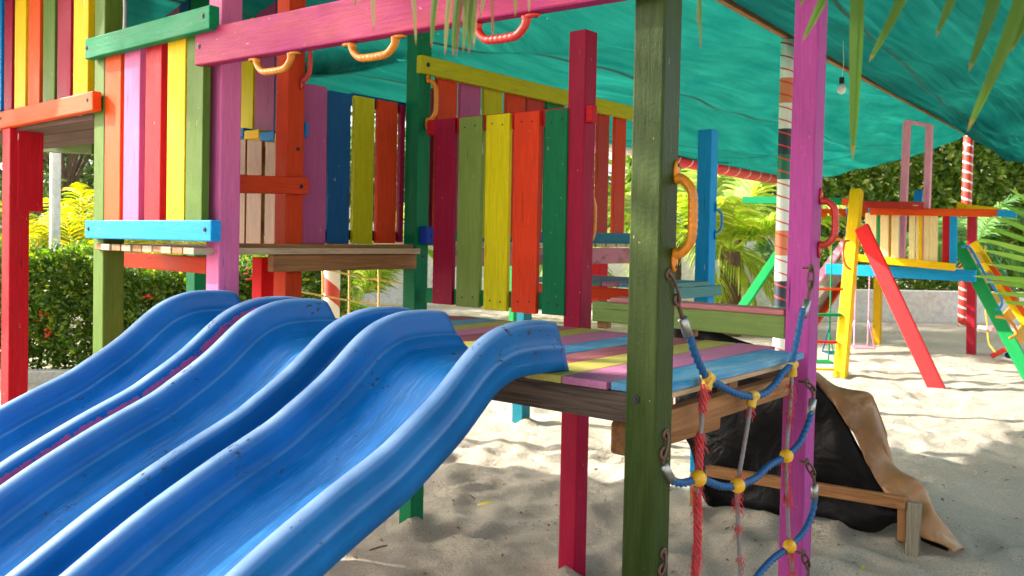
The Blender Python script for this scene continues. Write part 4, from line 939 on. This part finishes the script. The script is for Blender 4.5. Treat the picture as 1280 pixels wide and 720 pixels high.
tube(G, 'grip_handle', [atD(1245, 396, 10.3), atD(1258, 398, 10.2), atD(1267, 406, 10.2), atD(1271, 417, 10.2), atD(1262, 423, 10.2)], .016, MAT['h_yellow'])
tube(G, 'grip_handle', [atD(1228, 306, 11.6), atD(1236, 307, 11.6), atD(1246, 325, 11.5), atD(1270, 368, 11.4), atD(1271, 377, 11.4), atD(1263, 380, 11.4)], .016, MAT['h_green'])
# rope ladder rungs beside the yellow post
fb('rung', (1010, 361.5, 10.1), (1054, 361.5, 10.1), 3, 'orange', .03); fb('rung', (1012, 393.5, 10.1), (1051, 393.5, 10.1), 4, 'leaf_green', .04); fb('rung', (1012, 427, 10.0), (1047, 428, 10.0), 3, 'bright_red', .03); fb('rung', (1010, 461, 9.9), (1043, 462, 9.9), 3, 'yellow', .03)
# swings
def swing(label, cx, cy, wpx, d, mat, topy, px0):
    s = thing('swing', label, 'swing', atD(cx, cy, d), 'swings under the far playset'); c = atD(cx, cy, d); w_ = wpx*d/FPX
    for k in range(4): board(s, 'seat_slat', c+_F*(-.12+.08*k)-_R*w_/2, c+_F*(-.12+.08*k)+_R*w_/2, .05, .015, mat, NZ, .003)
    for sg in (-1, 1):
        e = c+_R*sg*w_/2; t = e+Vector((0, 0, .28)); top = Vector((t.x, t.y, atD(cx, topy, d).z)); t2 = t.lerp(c+Vector((0, 0, .5)), .35)
        for ff in (-.12, .12): tube(s, 'hanger', [e+_F*ff, t2], .009, mat, n=6)
        tube(s, 'rope', [t2, Vector((t2.x, t2.y, top.z))], .008, mat, n=6)
swing('green wooden swing seat hanging near the yellow post', 1028, 452, 24, 10.6, MAT['leaf_green'], 256, 0)
swing('pink wooden swing seat right of the yellow post', 1076, 434, 26, 11.6, MAT['light_pink'], 340, 0)
swing('faded blue swing seat behind the green one', 1045, 441, 26, 11.4, MAT['navy'], 256, 0)
ss = thing('knotted_swing', 'small pink disc seat on a yellow rope under the ladder', 'swing', atD(1236, 411, 12))
c = atD(1235, 410.5, 12); bm = bmesh.new(); add_disc(bm, c, Vector((.1, .1, 1)), .13, .04); link('seat', bm_mesh(bm), MAT['light_pink'], ss)
tube(ss, 'rope', [atD(1232, 300, 12), atD(1232, 380, 12), c], .012, MAT['conn'], n=6); tube(ss, 'rope_tail', [c, atD(1236, 428, 11.8), atD(1244, 440, 11.6)], .012, MAT['conn'], n=6)
sb = thing('seesaw_board', 'short brown board lying in the sand beneath the ladder', 'board', atD(1252, 440, 12)); fb('plank', (1240, 445, 11.9), (1268, 431, 11.7), 6, 'brick', .1, NF, sb)
bl = ball(None, 'toy_ball', atD(1262, 444, 11.8), .05, MAT['navy'], (1.2, 1, .9)); tag(bl, 'dark blue ball half hidden behind the green ladder side', 'ball')
pw = cw((1100-640)/FPX*11.6, 11.6)

# ------------------------------------------------------------------ background: walls, hedges, trees
def wallbox(name, label, c0, c1, z0, z1, th, mat, cat='wall'):
    A_, B_ = Vector((*c0[:2], 0)), Vector((*c1[:2], 0)); M, L = frame(A_+Vector((0, 0, (z0+z1)/2)), B_+Vector((0, 0, (z0+z1)/2)), NZ)
    o = link(name, box_mesh(th, z1-z0, L, .01), mat, None, M); return tag(o, label, cat)
wallbox('garden_wall', 'low white garden wall behind the small palm and far playset', cw(4.2, 17.2), cw(16, 17.8), -.2, .62, .25, MAT['white_paint'])
wallbox('white_wall', 'tall white wall catching the sun behind the palms', cw(-6.5, 19), cw(5.8, 19.5), -.2, 1.75, .25, MAT['white_paint'])
wallbox('planter_kerb', 'low grey stone kerb in front of the flowering hedge', cw(-6.2, 8.35), cw(-2.0, 8.9), -.1, .13, .14, flat('kerb_stone', (196, 190, 176), .9, 0, .5, 30), 'kerb')
rg = np.random.default_rng(21)
def hedge(label, c0, c1, z0, z1, dep, n, size, mat, seed, flowers=0, stems=0):
    rg = np.random.default_rng(seed); t = thing('hedge', label, 'hedge', (c0+c1)/2); u = (c1-c0); u.z = 0; L = u.length; u.normalize(); v = Vector((-u.y, u.x, 0))
    a = rg.random(n)*L; top = z1+.10*np.sin(a*2.3+seed)+.07*np.sin(a*6.1)+.05*rg.normal(size=n); tw = rg.random(n)
    b = (rg.random(n)**.6*np.where(rg.random(n) < .75, -1, 1))*dep/2; z = z0+(top-z0)*rg.random(n)**.75
    keep = np.sin(a*9+z*7)+np.sin(z*13-a*5+2)+rg.normal(size=n)*.8 > -1.7; a, b, z = a[keep], b[keep], z[keep]
    b = b+.09*np.sin(a*7+z*5)+.05*np.sin(a*17+z*11)
    P = np.stack([c0.x+u.x*a+v.x*b, c0.y+u.y*a+v.y*b, z], 1); V, F, tt = leaves(P, size, rg); link('foliage', mesh_np(V, F, tt, 'foliage'), mat, t)
    if stems:
        bm = bmesh.new()
        for k in range(stems):
            s0 = c0+u*(L*(k+rg.random())/stems)+v*rg.uniform(-.5, .3)*dep*.5; s0.z = z0-.1; s1 = s0+u*rg.uniform(-.2, .2)+Vector((0, 0, (z1-z0)*rg.uniform(.6, .95)))
            add_tube(bm, [s0, s0.lerp(s1, .5)+u*rg.uniform(-.05, .05), s1], .014, 5)
        link('stems', bm_mesh(bm, 'stems', True), MAT['bark'], t)
    for k in range(flowers):
        s0 = c0+u*(L*rg.random()); f = s0-v*dep*.5*(1 if True else -1)+Vector((0, 0, z0+(z1-z0)*rg.uniform(.25, 1.05))); bm = bmesh.new()
        for q in range(7):
            c = f+Vector(tuple(rg.normal(size=3)*.03)); bmesh.ops.create_icosphere(bm, subdivisions=1, radius=.022, matrix=Matrix.Translation(c) @ Matrix.Diagonal((1, 1, .5, 1)))
        link('flower_cluster', bm_mesh(bm), MAT['petal'], t)
    return t
hedge('dense green hedge with a few red flowers at the left behind the slides', cw(-6.6, 8.9), cw(-1.75, 9.6), .05, 1.24, 1.0, 60000, .06, MAT['hedge'], 4, 14, 40)
hedge('tall climber-covered hedge wall far behind the playset', cw(2.6, 21.5), cw(17, 22.5), .2, 4.7, 1.4, 60000, .18, MAT['hedge2'], 6, 0, 30)
hedge('lower clipped shrubs under the tall hedge', cw(5.2, 19.2), cw(13, 20.2), .2, 1.5, 1.0, 8000, .12, MAT['hedge'], 16, 0, 10)
def tree(label, base, h, spread, n, size, mat, seed, blobs=12, r=.08):
    rg = np.random.default_rng(seed); t = thing('tree', label, 'tree', base, 'trees beyond the hedge'); b = Vector(base); fork = b+Vector((.1, 0, h*.42)); bm = bmesh.new()
    add_tube(bm, resample(catmull([b-Vector((0, 0, .2)), b.lerp(fork, .5)+Vector((.05, 0, 0)), fork], 6), .2), r, 8, rfun=lambda u, s: r*(1-.35*u)); bl = []
    for k in range(blobs):
        a = k*2.4+rg.random(); rad = spread*(.3+.55*rg.random()); e = b+Vector((math.cos(a)*rad, math.sin(a)*rad, h*(.3+.65*rg.random()))); bl.append((tuple(e), (spread*.42, spread*.42, h*.15)))
        add_tube(bm, catmull([fork, fork.lerp(e, .5)+Vector((0, 0, .15*h*.5)), e], 5), r*.4, 6, rfun=lambda u, s: r*.5*(1-.8*u))
    link('trunk', bm_mesh(bm, 'trunk', True), MAT['bark'], t); cloud(t, 'crown', bl, n, size, mat, rg); return t
hedge('mass of garden shrubs beyond the yellow bush at the far left', cw(-15, 18), cw(-2.5, 21), .1, 3.6, 1.4, 22000, .17, MAT['tree'], 43, 0, 12)
for r_, f_, h_, s_, n_, lab in ((-9.5, 15, 5.2, 2.0, 7000, 'leafy tree at the far left edge beyond the hedge'), (-7.4, 14.5, 4.6, 1.7, 8000, 'branching tree seen between the red post and the olive post'), (-5.3, 17, 5.6, 2.0, 7000, 'tree mostly hidden behind the slatted panel'),
                           (-2.6, 23, 6.0, 2.4, 6000, 'distant tree glimpsed between the pickets'), (1.6, 25, 6.0, 2.6, 7000, 'distant tree above the white wall'), (13.5, 25, 7.0, 3.0, 8000, 'tree rising behind the tall hedge at the right')):
    tree(lab, cw(r_, f_), h_, s_, n_, .14 if f_ < 20 else .2, MAT['tree'], int(f_*7+r_*3))
# yellow feathery bush behind the hedge
bsh = thing('feathery_bush', 'sunlit yellow feathery bush behind the white post', 'bush', cw(-5.6, 11.4)); lb = LB(); rgb = np.random.default_rng(8)
for k in range(70):
    frond(lb, cw(-6.6+2.6*rgb.random(), 11+.9*rgb.random(), .5+.7*rgb.random()), rgb.random()*6.28, .7+.6*rgb.random(), 1.1+.5*rgb.random(), 1.6, 26, .28, rgb, .012)
link('foliage', lb.mesh('bush'), MAT['bright'], bsh)
wp = atD(69, 250, 9.9); pole('white_post', 'round white post standing in the hedge at the left', (wp.x, wp.y, -.1), (wp.x, wp.y, 3.6), .056, MAT['white_paint'], 'post')
# palms
palm('bushy bright palm left of the tall blue post', cw(2.9, 15.6), 1.5, 26, 2.6, .7, 31, MAT['palm'], .12, 1.7, nl=40)
palm('palm with a thick rough trunk behind the green kerb board', cw(3.52, 14.2), 1.35, 15, 2.1, .6, 32, MAT['palm'], .2, .9, wid=.028, nl=40, elmin=.6)
palm('bright areca palm seen through the rope netting', cw(-2.3, 13.0), .4, 26, 2.2, .6, 33, MAT['palm'], .1, 1.7, nl=40)
palm('yellow-green palm behind the picket panel', cw(.1, 16), 1.5, 24, 2.5, .6, 34, MAT['palm'], .12, 1.8, nl=40)
palm('young palm with a slim green stem in front of the low white wall', cw(8.0, 15.3), 1.45, 16, 1.6, .5, 35, MAT['palm_dark'], .07, 2.0, wid=.022)
palm('tall olive-toned palm beside the striped pole', cw(4.6, 18.0), 2.1, 14, 2.3, .6, 36, MAT['palm_dark'], .1, 2.0, wid=.02)
palm('tall coconut palm added out of view left of the slides to shade the tower', Vector((-7.4, -.5, 0)), 4.7, 17, 3.0, .8, 51, MAT['palm'], .14, 1.5, wid=.026, nl=44)  # unseen palm added for dappled shade on the left tower and slides
# tan rope netting glimpsed under the platform
tn = thing('rope_netting', 'tan rope netting stretched below the raised platform in front of the palms', 'netting', atD(440, 365, 6.6))
for a, b in (((395, 334), (520, 357)), ((372, 364), (520, 386)), ((520, 376), (640, 384))): tube(tn, 'rope', [atD(*a, 6.4), atD((a[0]+b[0])/2, (a[1]+b[1])/2+2, 6.5), atD(*b, 6.6)], .008, MAT['rope_tan'], n=6)
for px in (403, 436, 473): tube(tn, 'rope', [atD(px, 325, 6.5), atD(px+.5, 370, 6.5), atD(px-1, 415, 6.5)], .008, MAT['rope_tan'], n=6)

# ------------------------------------------------------------------ near palm fronds
def leaflet(lb, P, w_, t, side=None):
    Q = catmull([Vector(p) for p in P], 5); d = (Q[-1]-Q[0]).normalized(); s = side or d.cross(CF).normalized(); n = len(Q)
    W = [w_*(math.sin(math.pi*min(1, .35+.65*i/(n-1)))**.7+.02) for i in range(n)]
    # two halves folded along the midrib
    up = s.cross(d).normalized()
    for sg in (-1, 1):
        i = len(lb.V)
        for p, ww in zip(Q, W): lb.V += [tuple(p), tuple(p+s*sg*ww+up*ww*.45)]
        for k in range(n-1): lb.F.append((i+2*k, i+2*k+1, i+2*k+3, i+2*k+2)); lb.t.append(t if k < n-2 else 1.0)
DN = 1.15
f1 = thing('palm_frond', 'large green palm frond hanging over the top right of the view', 'palm frond', atD(1150, -60, DN))
lb = LB(); rach = catmull([atD(960, -75, 1.3), atD(1080, -62, 1.2), atD(1200, -60, 1.1), atD(1330, -75, 1.0)], 8)
lb.strip(rach, CU, [.008]*len(rach), .3); lb.strip(rach, CF, [.006]*len(rach), .3)
for (x0, y0), (x1, y1), wd in (((1075, -65), (1066, 200), 8.5), ((1150, -60), (1086, 78), 6.5), ((1052, -64), (1003, 52), 6), ((1210, -62), (1170, 46), 6.5), ((1262, -66), (1211, 90), 8.5), ((1300, -70), (1209, 165), 9), ((1320, -60), (1262, 66), 7), ((1010, -68), (1001, 8), 5), ((1180, -62), (1130, -10), 6)):
    leaflet(lb, [atD(x0, y0, DN), atD(x0+(x1-x0)*.42, y0+(y1-y0)*.5, DN*.995), atD(x1, y1, DN)], wd*DN/FPX*1.05, random.random()*.6)
link('leaflets', lb.mesh('leaflets'), MAT['frond'], f1)
f2 = thing('palm_frond', 'pale drying palm frond tip hanging in front of the rose overhead beam', 'palm frond', atD(560, -50, 1.3))
lb = LB(); rach = catmull([atD(440, -60, 1.3), atD(540, -48, 1.3), atD(640, -60, 1.3), atD(880, -120, 1.3)], 8); lb.strip(rach, CU, [.006]*len(rach), .3); lb.strip(rach, CF, [.005]*len(rach), .3)
for x0, x1, y1, wd, t in ((448, 444, 10, 2.5, .3), (462, 467, 40, 3.2, .9), (510, 520, 58, 2.8, .7), (552, 539, 60, 4.4, .1), (570, 556, 70, 3.6, .6), (582, 566, 70, 5.0, .05), (588, 570, 72, 3.0, .95), (592, 579, 66, 4.2, .3), (596, 586, 68, 4.8, .1), (600, 592, 62, 3.4, .8), (612, 616, 52, 2.6, .97), (628, 600, 22, 3, .5), (646, 644, 22, 2.8, .4), (662, 661, 18, 2.4, .8)):
    leaflet(lb, [atD(x0, -52, 1.3), atD((x0+x1)/2+(x1-x0)*.2, (y1-52)/2, 1.295), atD(x1, y1, 1.3)], wd*1.3/FPX, t)
for x0, x1, y1, wd in ((872, 876, 62, 3.2), (880, 871, 30, 2.4)): leaflet(lb, [atD(x0, -110, 1.3), atD((x0+x1)/2, -20, 1.295), atD(x1, y1, 1.3)], wd*1.3/FPX, .2)
link('leaflets', lb.mesh('leaflets'), MAT['frond_dry'], f2)
f3 = thing('palm_frond', 'spiky green palm frond reaching in from the right edge', 'palm frond', atD(1320, 330, 3.2)); lb = LB()
for k, (x1, y1) in enumerate(((1262, 236), (1246, 252), (1240, 270), (1232, 284), (1222, 298), (1226, 312), (1232, 330), (1216, 345), (1234, 352), (1240, 366), (1252, 378))):
    x0, y0 = 1345, 300+k*9
    leaflet(lb, [atD(x0, y0, 3.1), atD((x0+x1)/2, (y0+y1)/2-3, 3.15), atD(x1, y1, 3.2)], 4.2*3.1/FPX, random.random()*.8, CU)
rach = catmull([atD(1345, 285, 3.1), atD(1348, 345, 3.1), atD(1340, 420, 3.1)], 6); lb.strip(rach, CR, [.012]*len(rach), .3)
link('leaflets', lb.mesh('leaflets'), MAT['palm_near'], f3)

# ------------------------------------------------------------------ litter on the sand
lm = leafmat('fallen_leaf', (206, 190, 40), (160, 120, 60), None, .2)
for i, (px, py, lab) in enumerate(((606, 630, 'yellow fallen leaf on the sand under the deck'), (1210, 649, 'yellow fallen leaf on the shaded sand at right'), (588, 621, 'dark curled leaf beside the yellow leaf'))):
    c = atZ(px, py, .03); lb = LB(); a = 1.0+i; d = Vector((math.cos(a), math.sin(a), .15)); s = Vector((-math.sin(a), math.cos(a), .25))
    lb.strip([c-d*.045, c-d*.02+NZ*.006, c+d*.015+NZ*.008, c+d*.045], s, [.002, .012, .014, .001], .05 if i < 2 else 1.0)
    o = link('fallen_leaf', lb.mesh('leaf'), lm if i < 2 else MAT['bark']); tag(o, lab, 'leaf')
lb = LB(); rgl = np.random.default_rng(77)
for k in range(420):
    c = cw(-1.6+6*rgl.random(), 3.6+7*rgl.random()**1.2, 0); a = rgl.random()*6.28; L = .006+.016*rgl.random()**2; d = Vector((math.cos(a), math.sin(a), .2)); sd_ = Vector((-math.sin(a), math.cos(a), .3*rgl.normal()))
    z_ = None
    hit = GROUND.ray_cast(Vector((c.x, c.y, 2)), Vector((0, 0, -1)))
    c.z = (hit[1].z if hit[0] else 0)+.004
    lb.strip([c-d*L, c+NZ*.003, c+d*L], sd_, [.001, .004+.006*rgl.random(), .001], float(rgl.random()))
lo = link('leaf_litter', lb.mesh('litter'), leafmat('litter', (96, 70, 44), (150, 122, 84), (196, 178, 60), .1)); tag(lo, kind='stuff')
tw = tube(None, 'twig', [atZ(462, 688, .02), atZ(474, 684, .03), atZ(484, 682, .02)], .004, MAT['bark'], n=6); tag(tw, 'small dark twig on the sand beside the near slide', 'twig')
